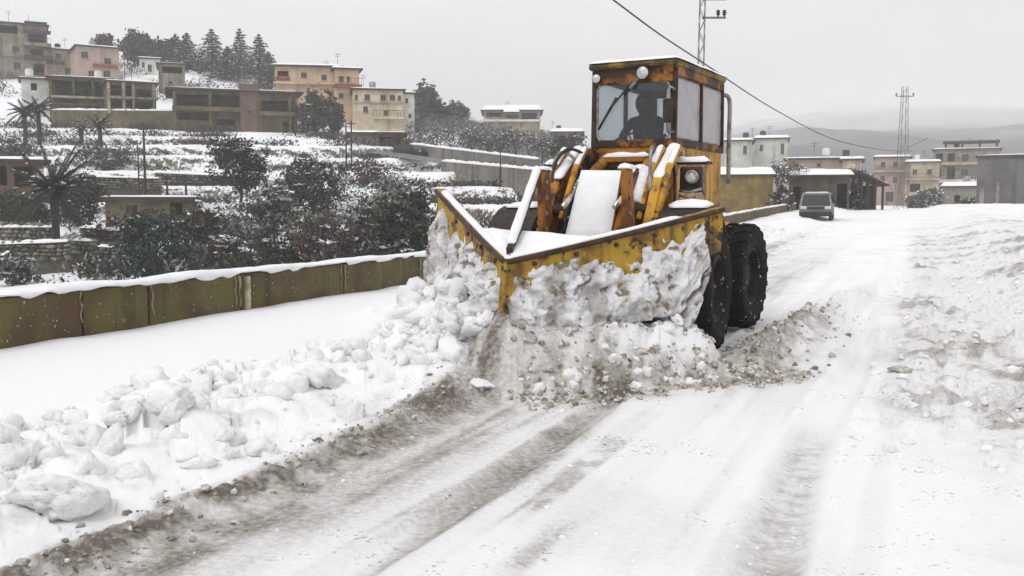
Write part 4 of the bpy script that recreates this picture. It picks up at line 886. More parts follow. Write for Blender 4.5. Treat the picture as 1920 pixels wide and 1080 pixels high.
building('column_house', 'unfinished concrete frame with thin columns joined to the long terrace house', (208, 158, 292, 250), 122, 9, 'olive_conc', openings=((213, 163, 232, 182), (238, 163, 254, 182), (258, 168, 284, 186), (213, 190, 232, 204), (238, 190, 250, 212), (254, 192, 284, 214)),
    slabs=((206, 184, 294, 188, .8, 'concrete'),), extra=cols((210, 235, 252, 288), 158, 215, mt='beige'), yaw=.12, snow=.2)
building('white_wall_house', 'small white walled shed left of the long terrace house', (44, 150, 101, 176), 127, 5, 'whitewash', openings=((60, 157, 70, 170),), snow=.15, base_drop=4)
building('small_white_house', 'tiny white house with narrow windows below the left conifers', (264, 112, 300, 150), 165, 6, 'whitewash', windows=((268, 118, 273, 128), (278, 122, 285, 135)), snow=.2)
building('long_window_house', 'flat grey house with one long dark window under the conifers', (300, 122, 346, 166), 150, 7, 'concrete', openings=((306, 126, 341, 138),), windows=((316, 152, 324, 159),), snow=.15)
def ex_d(o, X, Zz, mb):
    part_box(o, 'stair_tower', 'red_brown', (X(468), .4, (Zz(160) + Zz(252)) / 2), (2.4, 2.2, Zz(160) - Zz(252))); w = part_box(o, 'window', 'frame', (X(468), -.72, Zz(212)), (.75, .08, .62)); part_box(w, 'pane', 'pane', (X(468), -.77, Zz(212)), (.62, .04, .5))
    for p_ in (336, 398, 486, 541, 552): part_box(o, 'column', 'olive_conc', (X(p_), -.5, (Zz(178) + Zz(250)) / 2), (.3, .3, Zz(178) - Zz(250)))
M['red_brown'] = mat('brown_render', (.17, .105, .07), (.12, .075, .05), .9, .9, streak=((.08, .05, .035), 1.0))
building('open_front_house', 'wide mossy two storey house with open bays and a brown stair tower', (334, 174, 553, 254), 122, 10, 'olive_conc', openings=((340, 182, 394, 203), (402, 181, 450, 202), (488, 188, 538, 208), (343, 214, 394, 228), (545, 188, 551, 208), (410, 224, 440, 236), (528, 226, 548, 246)),
    slabs=((332, 204, 453, 212, 1.0, 'olive_conc'), (485, 209, 556, 217, 1.0, 'olive_conc')), extra=ex_d, yaw=.06, snow=.22, eave=.9)
building('peach_house', 'peach coloured house with small dark windows and a snowy flat roof', (518, 127, 636, 172), 140, 10, 'peach', windows=((565, 137, 576, 147), (602, 140, 612, 151)), openings=((523, 135, 543, 149),),
    slabs=((516, 155, 638, 159, .7, 'peach'), (521, 145, 545, 151, .6, 'red_band')), yaw=-.06, snow=.35, eave=.6)
building('peach_wing', 'right wing of the peach house with paired windows above a brown band', (630, 133, 674, 216), 139, 8, 'peach', windows=((637, 145, 646, 156), (651, 145, 657, 156), (636, 176, 645, 186), (637, 196, 645, 206)), slabs=((628, 160, 678, 167, .8, 'red_band'),), yaw=.10, snow=.35, eave=.5)
building('cream_house', 'cream stone house with two rows of windows right of the peach house', (664, 171, 756, 248), 134, 9, 'cream', windows=((685, 179, 695, 190), (714, 179, 724, 190), (731, 179, 741, 190), (746, 180, 752, 190), (667, 180, 673, 190), (682, 201, 691, 213), (720, 208, 728, 218)),
    slabs=((662, 193, 758, 195, .2, 'beige'), (700, 220, 757, 224, .9, 'cream')), yaw=.05, snow=.2)
building('white_annexe', 'narrow white annexe at the right end of the cream house', (754, 178, 778, 246), 138, 8, 'whitewash', windows=((760, 186, 766, 195), (766, 214, 772, 222)), yaw=.35, snow=.2)
building('garage', 'low dark garage with a wide opening beside the hill road', (706, 252, 758, 283), 112, 6, 'red_brown', openings=((712, 257, 752, 281),), snow=.12, base_drop=3)
building('stone_shed', 'flat grey stone shed left of the dark garage', (656, 252, 705, 281), 113, 6, 'greywall', windows=((664, 257, 670, 264), (680, 258, 686, 265)), snow=.25, base_drop=3)
def ex_g(o, X, Zz, mb):
    f = MB(); f.prism([(X(946), -1.2, Zz(214)), (X(972), -1.2, Zz(214)), (X(972), 1.5, Zz(206)), (X(946), 1.5, Zz(206))], (0, 0, .25)); po = f.build('porch_roof', 'roofdark', o)
    snow_slab('porch_snow', [(X(944), -1.3, Zz(211.5)), (X(974), -1.3, Zz(211.5)), (X(974), 1.5, Zz(203)), (X(944), 1.5, Zz(203))], .5, po, 8, 6, 3, 'snow_roof')
building('hilltop_villa', 'low villa with thick snow on its flat roofs on the far crest', (908, 209, 1012, 250), 205, 12, 'beige', openings=((912, 212, 940, 220), (978, 212, 1006, 226), (948, 216, 972, 222)), slabs=((906, 225, 1014, 229, 1.0, 'whitewash'),), extra=ex_g, snow=1.1, eave=.7)
building('snowy_shed', 'single storey shed with a white snow roof just left of the cab', (1034, 249, 1092, 272), 180, 8, 'red_brown', openings=((1042, 254, 1060, 262),), snow=.7)
building('left_cottage', 'dark roofed cottage with a white post at the left edge, behind the palm', (-60, 304, 76, 372), 78, 7, 'red_brown', openings=((2, 312, 14, 348), (26, 312, 58, 350)), windows=((-34, 318, -14, 342),), extra=lambda o, X, Zz, mb: (part_box(o, 'white_post', 'whitewash', (X(69), -.2, Zz(335)), (.45, .3, 1.6)),), snow=.25, eave=.6)
building('garden_hut', 'small yellow brown garden hut with one dark window among the terraces', (206, 375, 364, 428), 70, 5, 'olive_conc', windows=((239, 383, 262, 402),), openings=((318, 380, 340, 408),), snow=.12, slabs=((262, 388, 300, 404, .1, 'red_brown'),), cat='hut')

# ------------------------------------------------------------------ retaining walls and the hill road
def long_wall(name, label, a, b, h, th, mt, cap=.16, seg=8, sink=1.5, cat='wall', courses=0):
    """free-standing wall between two places, following the slope, with its snow cap"""
    a, b = Vector(a), Vector(b); o = thing(name, label, cat, (a + b) / 2); mid = (a + b) / 2; r = random.Random(int(abs(a.x) * 10)); mb = MB()
    pts = [a.lerp(b, i / seg) - mid for i in range(seg + 1)]
    for i in range(seg):
        dz = Vector((0, 0, (h - sink) / 2)); mb = MB(); mb.beam(pts[i] + dz, pts[i + 1] + dz, th, h + sink); mb.build('panel', mt, o)
    if cap: snow_strip('snow_cap', [p + Vector((0, 0, h - .03)) for p in pts], th * 1.15, cap, o, seg, 'snow', .4)
    return o
for lab, p0, p1, h in (('grey retaining wall on the upper side of the hill road, below the bare grove', at(770, 288, 108), at(1010, 322, 84), 1.1),
                       ('lower grey wall of the hill road ending behind the loader', at(830, 326, 92), at(1030, 352, 70), 1.25),
                       ('long olive retaining wall under the terrace house', at(98, 245, 121), at(330, 247, 121), 2.6)):
    long_wall('retaining_wall', lab, p0, p1, h, .35, 'greywall' if h < 2 else 'olive_conc', cap=.2, cat='wall')
rd = MB(); A0, A1, B0, B1 = at(690, 284, 110), at(1015, 332, 82), at(690, 292, 106), at(1015, 345, 77)
M['wet_road'] = mat('wet_grey_hill_road', (.17, .165, .155), (.12, .115, .105), .8, .7, c3=(.6, .6, .6), s3=2.0, lo3=.62, hi3=.7)
vs = []; n = 14
for i in range(n + 1): vs += [A0.lerp(A1, i / n) + Vector((0, 0, .35)), B0.lerp(B1, i / n) + Vector((0, 0, .35))]
rd.add(vs, [(2 * i, 2 * i + 1, 2 * i + 3, 2 * i + 2) for i in range(n)]); tag(rd.build('hill_road', 'wet_road'), 'grey wet road climbing the hill to the garage', None, None, 'structure')
def stone_wall(label, px0, py0, px1, py1, d0, d1, h, seed):
    """dry stone terrace wall of single stones"""
    a, b = at(px0, py0, d0), at(px1, py1, d1); o = thing('terrace_wall', label, 'stone wall', (a + b) / 2, 0, 'dry stone terrace walls'); mid = (a + b) / 2; r = random.Random(seed)
    L = (b - a).length; ex = (b - a) / L; core = MB(); core.beam(a - mid + Vector((0, .2, h / 2 - .6)), b - mid + Vector((0, .2, h / 2 - .6)), .3, h + 1.1); core.build('core', 'stone_dark', o)
    z = 0; mb = MB()
    while z < h:
        hh = r.uniform(.16, .30); x = 0
        while x < L:
            w = r.uniform(.18, .55); c = a - mid + ex * (x + w / 2) + Vector((0, -.02 + r.uniform(-.07, .07), z + hh / 2 + .25 * (float(vnoise(x * .5, seed, 3)) - .5))); q0 = len(mb.v); mb.clod((0, 0, 0), 1, r, 1, m=r.choice((0, 0, 1)), jit=.2)
            for i_ in range(q0, len(mb.v)): e_ = mb.v[i_]; mb.v[i_] = (c.x + e_[0] * w * .5, c.y + e_[1] * .2, c.z + e_[2] * hh * .52)
            x += w * .92
        z += hh
    so = mb.build('stones', ['stone', 'stone_dark'], o); so['kind'] = 'stuff'
    snow_strip('snow_cap', [a - mid + Vector((0, .1, h - .02)), b - mid + Vector((0, .1, h - .02))], .6, .16, o, seed, 'snow', .2); return o
M['stone'] = mat('field_stone', (.24, .225, .19), (.15, .14, .11), 3, .9, .5, 10, c3=(.6, .6, .6), s3=4, lo3=.63, hi3=.70)
M['stone_dark'] = mat('mossy_field_stone', (.10, .095, .065), (.06, .058, .04), 3, .9)
for i, a in enumerate((('upper stone terrace wall at the left edge below the cottage', -40, 458, 108, 458, 60, 60, 1.1), ('lower stone terrace wall at the left edge', -40, 492, 130, 486, 53, 53, 1.0), ('short stone wall right of the dark palm trunk', 128, 478, 176, 480, 56, 56, .9),
                       ('stone wall with snow cap beside the blue green conifer', 186, 492, 222, 494, 52, 52, .9), ('broken stone wall under the garden hut', 150, 452, 250, 455, 62, 62, .9), ('terrace wall of weathered stone above the garden hut', 150, 352, 300, 356, 84, 84, 1.0),
                       ('long terrace wall under the snow field right of the hut', 290, 340, 470, 348, 87, 87, .8))): stone_wall(*a, 500 + i)

# ================================================================== TREES, SHRUBS, SCRUB
def leaf_mat(name, a, b, sc=1.6, tr=.25):
    m = mat(name, a, b, sc, .75, spec=.2); return m
M['leaf_dark'] = leaf_mat('dark_evergreen_leaf', (.014, .020, .011), (.032, .040, .022))
M['leaf_olive'] = leaf_mat('grey_olive_leaf', (.066, .076, .048), (.034, .042, .026))
M['leaf_brown'] = leaf_mat('brown_winter_leaf', (.085, .052, .038), (.045, .036, .024))
M['leaf_grey'] = leaf_mat('bare_grey_twig', (.098, .086, .084), (.055, .048, .047))
M['leaf_blue'] = leaf_mat('blue_green_needle', (.030, .052, .050), (.050, .072, .066))
M['leaf_palm'] = leaf_mat('palm_leaf', (.035, .050, .030), (.060, .072, .048))
M['leaf_frost'] = leaf_mat('frosted_leaf', (.30, .32, .29), (.16, .18, .15))
M['bark'] = mat('dark_bark', (.035, .028, .022), (.06, .05, .04), 6, .95, .5, 20)
M['leaf_snow'] = mat('snow_on_leaves', (.80, .81, .83), (.70, .71, .73), 2, .8)

def quads(name, C, S, N, mt, par, asp=.6, rng=None):
    """many small leaf faces: centres, sizes, normals"""
    n = len(C); rng = rng or np.random.RandomState(1); N = N / (np.linalg.norm(N, axis=1, keepdims=True) + 1e-9)
    T = np.cross(N, rng.normal(size=(n, 3))); T /= np.linalg.norm(T, axis=1, keepdims=True) + 1e-9; B = np.cross(N, T)
    S = np.asarray(S).reshape(n, 1); V = np.stack([C - T * S - B * S * asp * .5, C + B * S * asp * -.9, C + T * S + B * S * asp * .4, C + B * S * asp], 1).reshape(-1, 3)
    me = bpy.data.meshes.new(name); me.vertices.add(4 * n); me.vertices.foreach_set('co', V.astype(np.float32).ravel()); me.loops.add(4 * n); me.loops.foreach_set('vertex_index', np.arange(4 * n, dtype=np.int32))
    me.polygons.add(n); me.polygons.foreach_set('loop_start', np.arange(0, 4 * n, 4, dtype=np.int32)); me.update(calc_edges=True); me.materials.append(M[mt])
    o = bpy.data.objects.new(name, me); COL.objects.link(o)
    if par: o.parent = par
    if name in ('snow', 'twigs', 'pale_leaves', 'crown'): o['kind'] = 'stuff'
    return o
def crown_cloud(rng, h, w, z0, clumps, per, lobes=.35):
    """clumps of leaf points in an uneven crown"""
    a = rng.uniform(0, 2 * np.pi, clumps); e = np.arccos(rng.uniform(-1, 1, clumps)); r = rng.uniform(.25, 1, clumps) ** .5 * (1 + lobes * rng.normal(size=clumps) * .5)
    cc = np.stack([np.cos(a) * np.sin(e) * r * w, np.sin(a) * np.sin(e) * r * w, z0 + (h - z0) * (.5 + .5 * np.cos(e) * r)], 1)
    sp = np.array([w * .16, w * .16, (h - z0) * .085]); pts = np.repeat(cc, per, 0) + rng.normal(size=(clumps * per, 3)) * sp * rng.uniform(.5, 1.3, (clumps * per, 1)); return cc, pts
def shrub(name, label, px, py, top, hw, mt, seed, n=1300, frost=.25, trunk=.12, leaf=.17, mix=None, cat='shrub', group='shrubs on the terraces', d=None, limbs=5, bend=0.0, z0f=None):
    rng = np.random.RandomState(seed); p = hill_pt(px, py, d); dd = p.y; h = max(.8, (at(px, top, dd).z - p.z)); w = hw * dd / FPX; o = thing(name, label, cat, p, 0, group)
    z0 = (trunk if z0f is None else z0f) * h; cl_ = max(16, int(n / 26)); cc, pts = crown_cloud(rng, h, w, z0, cl_, 40); pts[:, 2] = np.maximum(pts[:, 2], .02); sz = leaf * rng.uniform(.6, 1.3, len(pts)) * max(.8, min(1.6, dd / 80))
    k = rng.uniform(size=len(pts)) < (.35 if mix else 0)
    cr_ = quads('crown', pts[~k], sz[~k], rng.normal(size=((~k).sum(), 3)), mt, o, rng=rng)
    if mix and k.any(): quads('pale_leaves', pts[k], sz[k], rng.normal(size=(k.sum(), 3)), mix, o, rng=rng)
    ns = int(len(pts) * frost * .55)
    if ns: # snow lodged on the upper side of the clumps
        kc = rng.uniform(size=len(cc)) < np.clip(frost * 1.5 * (.35 + (cc[:, 2] - cc[:, 2].min()) / (np.ptp(cc[:, 2]) + .01)), 0, .9); cs_ = cc[kc]
        if len(cs_):
            m_ = 9; up = np.repeat(cs_, m_, 0) + rng.normal(size=(len(cs_) * m_, 3)) * np.array([w * .11, w * .11, .04]) + np.array([0, 0, (h - z0) * .07]); quads('snow', up, leaf * 1.15 * rng.uniform(.6, 1.3, len(up)), rng.normal(size=(len(up), 3)) * .30 + np.array([0, 0, 1]), 'leaf_snow', o, .9, rng)
    tb = MB(); r0 = max(.05, w * .07); top_ = Vector((bend * w, 0, z0 + (h - z0) * .45)); tb.tube(curve_pts([(0, 0, -.3), (bend * w * .6, 0, z0 * .6 + .1), top_], 5), [r0 * (1 - .6 * i / 10) for i in range(11)], 7); to_ = tb.build('trunk', 'bark', o, smooth=True)
    for j in range(limbs):
        q = cc[rng.randint(len(cc))]; lb = MB(); s0 = Vector((bend * w * .6, 0, z0 * .7 + .1)); lb.tube([s0, s0.lerp(Vector(q), .5) + Vector((0, 0, .1 * h)), Vector(q)], [r0 * .5, r0 * .32, r0 * .12], 5); lb.build('limb', 'bark', o, smooth=True)
    return o
def bare_tree(name, label, px, py, top, hw, seed, d=None, mt='leaf_grey', group='bare winter trees', density=3):
    r = random.Random(seed); p = hill_pt(px, py, d) if d is None or px < 1200 else at(px, py, d); dd = p.y; h = at(px, top, dd).z - p.z; w = hw * dd / FPX; o = thing(name, label, 'tree', p, 0, group)
    tb = MB(); tb.tube([(0, 0, -.4), (r.uniform(-.1, .1), 0, h * .2), (r.uniform(-.2, .2), 0, h * .4)], [h * .03, h * .024, h * .018], 7); tb.build('trunk', 'bark', o, smooth=True); cw = MB(); tips = []
    def grow(a, dr, L, rad, lv):
        b = a + dr * L; m_ = a.lerp(b, .5) + Vector((r.uniform(-.06, .06), r.uniform(-.06, .06), 0)) * L; cw.tube([a, m_, b], [rad, rad * .8, rad * .55], 4 if lv < 2 else 3, cap=False); tips.append(b)
        if lv > 0:
            for _ in range(r.choice((density, density + 1))):
                nd = (dr + Vector((r.gauss(0, .65), r.gauss(0, .65), r.gauss(.12, .4)))).normalized(); grow(a.lerp(b, r.uniform(.45, 1)), nd, L * r.uniform(.55, .8), rad * .55, lv - 1)
    for k in range(6):
        a = 6.283 * k / 6 + r.random(); grow(Vector((0, 0, h * r.uniform(.2, .4))), Vector((math.cos(a) * w / h * 1.5, math.sin(a) * w / h * 1.5, 1)).normalized(), h * .30, h * .013, 3)
    cw.build('branches', mt, o, recalc=False)['kind'] = 'stuff'; rng = np.random.RandomState(seed); T = np.array([tuple(t) for t in tips]); i = rng.choice(len(T), min(len(T), 420)); quads('twigs', T[i] + rng.normal(size=(len(i), 3)) * .12, np.full(len(i), .16), rng.normal(size=(len(i), 3)), mt, o, .22, rng)
    j = rng.choice(len(T), 90); quads('snow', T[j] + np.array([0, 0, .05]), np.full(90, .13), rng.normal(size=(90, 3)) * .4 + np.array([0, 0, 1]), 'leaf_snow', o, .8, rng); return o
def conifer(label, px, py, top, hw, seed, d, frost=.35, tip=.0):
    rng = np.random.RandomState(seed); p = hill_pt(px, None, d); h = at(px, top, d).z - p.z; w = hw * d / FPX; o = thing('conifer', label, 'tree', p, 0, 'conifers on the crest')
    tb = MB(); tb.tube([(0, 0, -.5), (0, 0, h * .5), (0, 0, h * .98)], [h * .024, h * .014, .03], 7); tb.build('trunk', 'bark', o, smooth=True); P_, S_, Nn, Q_, bo = [], [], [], [], MB()
    lv = 17
    for k in range(lv):
        f = k / (lv - 1); z = h * (.10 + .88 * f); R = w * (1 - f) ** .72 * rng.uniform(.75, 1.15) + .12; nb = int(11 - 5 * f)
        for b in range(nb):
            a = 6.283 * (b + rng.uniform(0, .9)) / nb + k; L = R * rng.uniform(.55, 1.12); m_ = int(10 + 26 * L / max(w, .1)); s = rng.uniform(0.05, 1, m_) ** .7
            x = np.cos(a) * L * s; y = np.sin(a) * L * s; zz = z - .18 * L * s ** 2 + .10 * L * s; q = np.stack([x, y, zz], 1) + rng.normal(size=(m_, 3)) * np.array([.16, .16, .07]) * (.6 + .5 * (1 - f)); P_.append(q); S_.append(.22 * rng.uniform(.6, 1.3, m_)); Nn.append(rng.normal(size=(m_, 3)) * .7 + np.array([0, 0, .8]))
            kk = rng.uniform(size=m_) < frost; Q_.append(q[kk] + np.array([0, 0, .08])); bo.tube([(0, 0, z), (np.cos(a) * L * .9, np.sin(a) * L * .9, z - .06 * L)], [.035, .012], 3, cap=False)
    P_ = np.concatenate(P_); S_ = np.concatenate(S_); Nn = np.concatenate(Nn); Q_ = np.concatenate(Q_); quads('crown', P_, S_, Nn, 'leaf_blue', o, .5, rng); bo.build('branches', 'bark', o, recalc=False)['kind'] = 'stuff'
    quads('snow', Q_, .17 * rng.uniform(.6, 1.3, len(Q_)), rng.normal(size=(len(Q_), 3)) * .3 + np.array([0, 0, 1]), 'leaf_snow', o, .8, rng); return o
def palm(label, px, py, crown_py, top, hw, seed, d=None, fr=26, dark='leaf_palm'):
    rng = np.random.RandomState(seed); p = hill_pt(px, py, d); dd = p.y; hc = at(px, crown_py, dd).z - p.z; w = hw * dd / FPX; o = thing('palm_tree', label, 'palm', p, 0, 'palms on the terraces'); up = at(px, top, dd).z - p.z - hc
    tb = MB(); tb.tube([(0, 0, -.5), (.05, 0, hc * .5), (.0, 0, hc)], [.26, .22, .25], 9); tb.build('trunk', 'bark', o, smooth=True); Sn = []
    for k in range(fr):
        a = 2.4 * k; e = 1.0 - 1.35 * (k / fr); L = w * rng.uniform(.85, 1.1); st_ = MB(); pts = []
        for s in np.linspace(0, 1, 8): pts.append(Vector((math.cos(a) * L * s * (1 - .25 * max(0, e)), math.sin(a) * L * s * (1 - .25 * max(0, e)), hc + up * 1.2 * max(0, e) * s - w * .75 * (.5 - .28 * e) * s * s - (.45 * w * s if e < 0 else 0))))
        st_.tube(pts, [.03, .028, .025, .022, .018, .015, .012, .008], 4, cap=False); side = Vector((-math.sin(a), math.cos(a), 0))
        for i in range(46):
            s = .08 + .92 * i / 46; j = min(6, int(s * 7)); b = pts[j].lerp(pts[j + 1], s * 7 - j); ll = .55 * (w / 1.9) * (1 - .55 * s) * rng.uniform(.8, 1.15)
            for sg in (-1, 1):
                t_ = b + side * sg * ll * .8 + Vector((math.cos(a), math.sin(a), 0)) * ll * .45 + Vector((0, 0, -ll * .35)); dr = (t_ - b).normalized().cross(Vector((0, 0, 1))).normalized() * .06; st_.add([b - dr, b + dr, t_], [(0, 1, 2)])
            if rng.uniform() < .16 and e > -.1: Sn.append(tuple(b + Vector((0, 0, .03))))
        st_.build('frond', dark, o, recalc=False)
    if Sn: Sn = np.array(Sn); quads('snow', Sn, np.full(len(Sn), .14), rng.normal(size=(len(Sn), 3)) * .3 + np.array([0, 0, 1]), 'leaf_snow', o, .6, rng)
    return o

shrub('evergreen_tree', 'dark evergreen tree with a bent trunk on the snow field right of the hut', 450, 398, 264, 52, 'leaf_dark', 1, 1900, .16, .34, cat='tree', bend=.12, mix='leaf_olive')
shrub('evergreen_shrub', 'dome shaped dark shrub above the reddish brush', 588, 402, 294, 56, 'leaf_dark', 2, 1900, .20, .05, mix='leaf_grey')
shrub('frosted_shrub', 'pale frosted olive shrub left of the dark dome shrub', 515, 460, 346, 46, 'leaf_olive', 3, 1500, .55, .08, mix='leaf_frost')
shrub('brown_shrub', 'reddish brown leafless brush right behind the parapet', 618, 505, 402, 66, 'leaf_brown', 4, 1500, .16, .02, mix='leaf_grey', leaf=.14)
shrub('evergreen_shrub', 'big dark shrub beside the left wing of the plough', 758, 476, 362, 62, 'leaf_dark', 5, 2100, .22, .02, mix='leaf_olive')
shrub('frosted_shrub', 'grey green snow dusted shrub between brown brush and big dark shrub', 690, 470, 374, 40, 'leaf_olive', 6, 1200, .5, .04, mix='leaf_frost')
shrub('blue_green_shrub', 'spreading blue green conifer shrub just behind the parapet left of the pale post', 288, 522, 398, 66, 'leaf_blue', 7, 2200, .13, .0, mix='leaf_dark')
shrub('brown_shrub', 'olive brown brush at the right wall of the garden hut', 372, 470, 384, 44, 'leaf_brown', 8, 1200, .25, .03, mix='leaf_olive')
shrub('frosted_shrub', 'low frosted brush behind the parapet above the pale post', 440, 512, 440, 48, 'leaf_olive', 9, 1100, .42, .0, mix='leaf_brown')
shrub('evergreen_shrub', 'low dark brush between the frosted one and the reddish brush', 538, 508, 448, 40, 'leaf_dark', 10, 1000, .25, .0, mix='leaf_olive')
shrub('bare_shrub', 'purple grey leafless thicket on the terrace right of the palms', 195, 310, 268, 48, 'leaf_grey', 11, 1100, .2, .0, leaf=.13)
shrub('bare_shrub', 'purple grey leafless thicket at the left edge above the cottage', 20, 305, 262, 50, 'leaf_grey', 12, 1000, .2, .0, leaf=.13)
shrub('frosted_shrub', 'small frosted bush in the lower left corner behind the parapet', 28, 530, 472, 38, 'leaf_olive', 13, 800, .5, .0, mix='leaf_frost')
shrub('evergreen_shrub', 'dark creeper mass around the left cottage', 150, 440, 318, 52, 'leaf_dark', 14, 1700, .12, .0, mix='leaf_brown')
shrub('evergreen_shrub', 'dark bush under the cottage at the left edge', 30, 432, 356, 60, 'leaf_dark', 15, 1300, .14, .0)
shrub('brown_shrub', 'brown shrub below the garden hut window', 215, 476, 416, 40, 'leaf_brown', 16, 900, .22, .0, mix='leaf_dark')
shrub('frosted_shrub', 'frosted brush on the slope beside the twin brown poles', 735, 372, 335, 35, 'leaf_frost', 17, 700, .5, .0, mix='leaf_olive')
shrub('brown_shrub', 'reddish brown thorn patch on the snow below the twin poles', 690, 345, 298, 52, 'leaf_brown', 18, 800, .3, .0, leaf=.13, mix='leaf_grey')
shrub('grey_shrub', 'grey green ivy bank below the peach house', 592, 250, 176, 38, 'leaf_olive', 19, 1500, .1, .0, mix='leaf_grey', d=124, leaf=.2)
shrub('blue_green_shrub', 'slim blue green shrub at the corner of the peach house', 628, 240, 186, 15, 'leaf_blue', 20, 700, .1, .0, d=126, leaf=.2)
shrub('round_tree', 'round purple grey tree alone on the skyline left of the villa', 856, 236, 192, 19, 'leaf_grey', 21, 1500, .04, .12, cat='tree', d=190, leaf=.22, group='trees on the crest')
shrub('round_tree', 'tall hazy tree directly right of the cream house', 796, 232, 162, 26, 'leaf_grey', 22, 1700, .06, .10, cat='tree', d=175, leaf=.24, group='trees on the crest', mix='leaf_olive')
shrub('round_tree', 'low hazy tree right of the tall one behind the cream house', 826, 234, 198, 22, 'leaf_grey', 23, 1100, .05, .10, cat='tree', d=180, leaf=.22, group='trees on the crest')
shrub('green_shrub', 'grey green tree beside the left lift arm of the loader', 1062, 330, 256, 32, 'leaf_olive', 24, 1500, .12, .08, cat='tree', d=110, group='trees behind the loader')
shrub('round_tree', 'broad grey deciduous tree at the left end of the conifers', 268, 160, 66, 36, 'leaf_grey', 25, 2200, .05, .15, cat='tree', d=185, leaf=.24, group='trees on the crest', mix='leaf_olive')
shrub('round_tree', 'grey deciduous tree between broad tree and first conifer', 318, 165, 74, 26, 'leaf_grey', 26, 1700, .10, .12, cat='tree', d=180, leaf=.24, group='trees on the crest', mix='leaf_blue')
shrub('round_tree', 'leafless brown tree behind the pinkish house', 194, 140, 68, 20, 'leaf_brown', 27, 1100, .05, .2, cat='tree', d=185, leaf=.2, group='trees on the crest')
for a in (('conifer with snowy layers left of the twin spires', 352, 0, 62, 46, 31, 172), ('pointed conifer rising second from the left', 398, 0, 55, 48, 32, 172), ('slim spire shaped conifer, tallest on the crest', 451, 0, 54, 34, 33, 176), ('conifer with a rounded right side next to the peach house', 487, 0, 64, 44, 34, 170), ('short conifer in front of the tallest spire', 428, 0, 88, 38, 35, 165), ('low conifer behind the stair tower', 505, 0, 98, 30, 36, 165)):
    conifer(*a)
for i, (px, py, top, hw, lab) in enumerate(((852, 300, 238, 26, 'leftmost bare tree of the grove below the villa'), (884, 304, 234, 28, 'second bare tree of the grove from the left'), (914, 308, 236, 26, 'bare tree of the grove under the left end of the villa'), (940, 316, 236, 28, 'bare tree in the middle of the grove with its trunk by the wall'), (966, 312, 238, 26, 'bare tree of the grove under the right end of the villa'), (992, 316, 244, 26, 'second bare tree of the grove from the right'), (1018, 322, 248, 24, 'rightmost bare tree of the grove next to the loader'), (900, 290, 240, 24, 'small bare tree standing back in the left of the grove'), (955, 296, 240, 24, 'small bare tree standing back in the middle of the grove'))):
    bare_tree('bare_tree', lab, px, py, top, hw, 60 + i)
palm('large dark palm with a thick trunk near the left edge', 106, 496, 352, 268, 74, 91, fr=34)
palm('slim palm at the upper left, left one of the close pair', 48, 272, 208, 184, 32, 92)
palm('slim palm at the upper left, right one of the close pair', 74, 272, 204, 178, 32, 93)
palm('short palm alone below the terrace house', 188, 276, 234, 212, 24, 94)
palm('small palm between the close pair and the short one', 153, 276, 240, 222, 18, 95, fr=16)
# scrub poking through the snow
rng = np.random.RandomState(77); PX = rng.uniform(-200, 1080, 5200); DD = 46 + 80 * rng.uniform(size=5200) ** 1.0
keep = fbm(PX * .012, DD * .10, 3, 601) > .47; PX, DD = PX[keep], DD[keep]; xx, zz = hill_xyz(PX, DD); uu, vv_ = to_uv(xx, DD); ok = vv_ < -13; xx, zz, DD = xx[ok], zz[ok], DD[ok]
for mt, sl, nm, lab in (('leaf_brown', slice(0, None, 3), 'brown_scrub', 'brown dry scrub and grass poking through the hillside snow'), ('leaf_olive', slice(1, None, 3), 'green_scrub', 'grey green low scrub poking through the hillside snow'), ('leaf_dark', slice(2, None, 3), 'dark_scrub', 'dark low scrub poking through the hillside snow')):
    c = np.stack([xx[sl], DD[sl], zz[sl] + .10], 1); k = 18; C = np.repeat(c, k, 0) + rng.normal(size=(len(c) * k, 3)) * np.array([.40, .30, .16]); C[:, 2] += .1
    tag(quads(nm, C, .13 * rng.uniform(.5, 1.4, len(C)), rng.normal(size=(len(C), 3)), mt, None, .45, rng), lab, None, None, 'stuff')

# leafless thicket that covers the upper slope around the houses
def thicket(name, lab, n, p0, p1, d0, d1, mts, seed, hh, thr):
    rng = np.random.RandomState(seed); PX = rng.uniform(p0, p1, n); DD = rng.uniform(d0, d1, n); k_ = fbm(PX * .02, DD * .06, 3, seed) > thr; PX, DD = PX[k_], DD[k_]; x_, z_ = hill_xyz(PX, DD); hgt = rng.uniform(.5, 1, len(x_)) * hh
    for i, mt in enumerate(mts):
        sl = slice(i, None, len(mts)); c = np.stack([x_[sl], DD[sl], z_[sl]], 1); k = 44; C = np.repeat(c, k, 0) + rng.normal(size=(len(c) * k, 3)) * np.array([.75, .6, .1]); C[:, 2] += np.repeat(hgt[sl], k) * rng.uniform(0, 1, len(C)) ** .8
        tag(quads(name, C, .2 * rng.uniform(.5, 1.4, len(C)), rng.normal(size=(len(C), 3)), mt, None, .35, rng), lab[i], None, None, 'stuff')
thicket('grey_thicket', ('grey leafless thicket covering the slope below the villa', 'olive undergrowth between the bare trees below the villa', 'pale frosted twigs in the thicket below the villa'), 1500, 770, 1110, 112, 225, ('leaf_grey', 'leaf_olive', 'leaf_frost'), 811, 2.4, .42)
thicket('crest_thicket', ('grey leafless brush on the crest between the houses', 'brown brush on the crest between the houses'), 900, -60, 780, 140, 205, ('leaf_grey', 'leaf_brown'), 823, 2.2, .46)
thicket('slope_thicket', ('grey brush on the slope under the terrace houses', 'brown brush on the slope under the terrace houses'), 420, -60, 800, 106, 122, ('leaf_grey', 'leaf_brown'), 829, 1.0, .5)
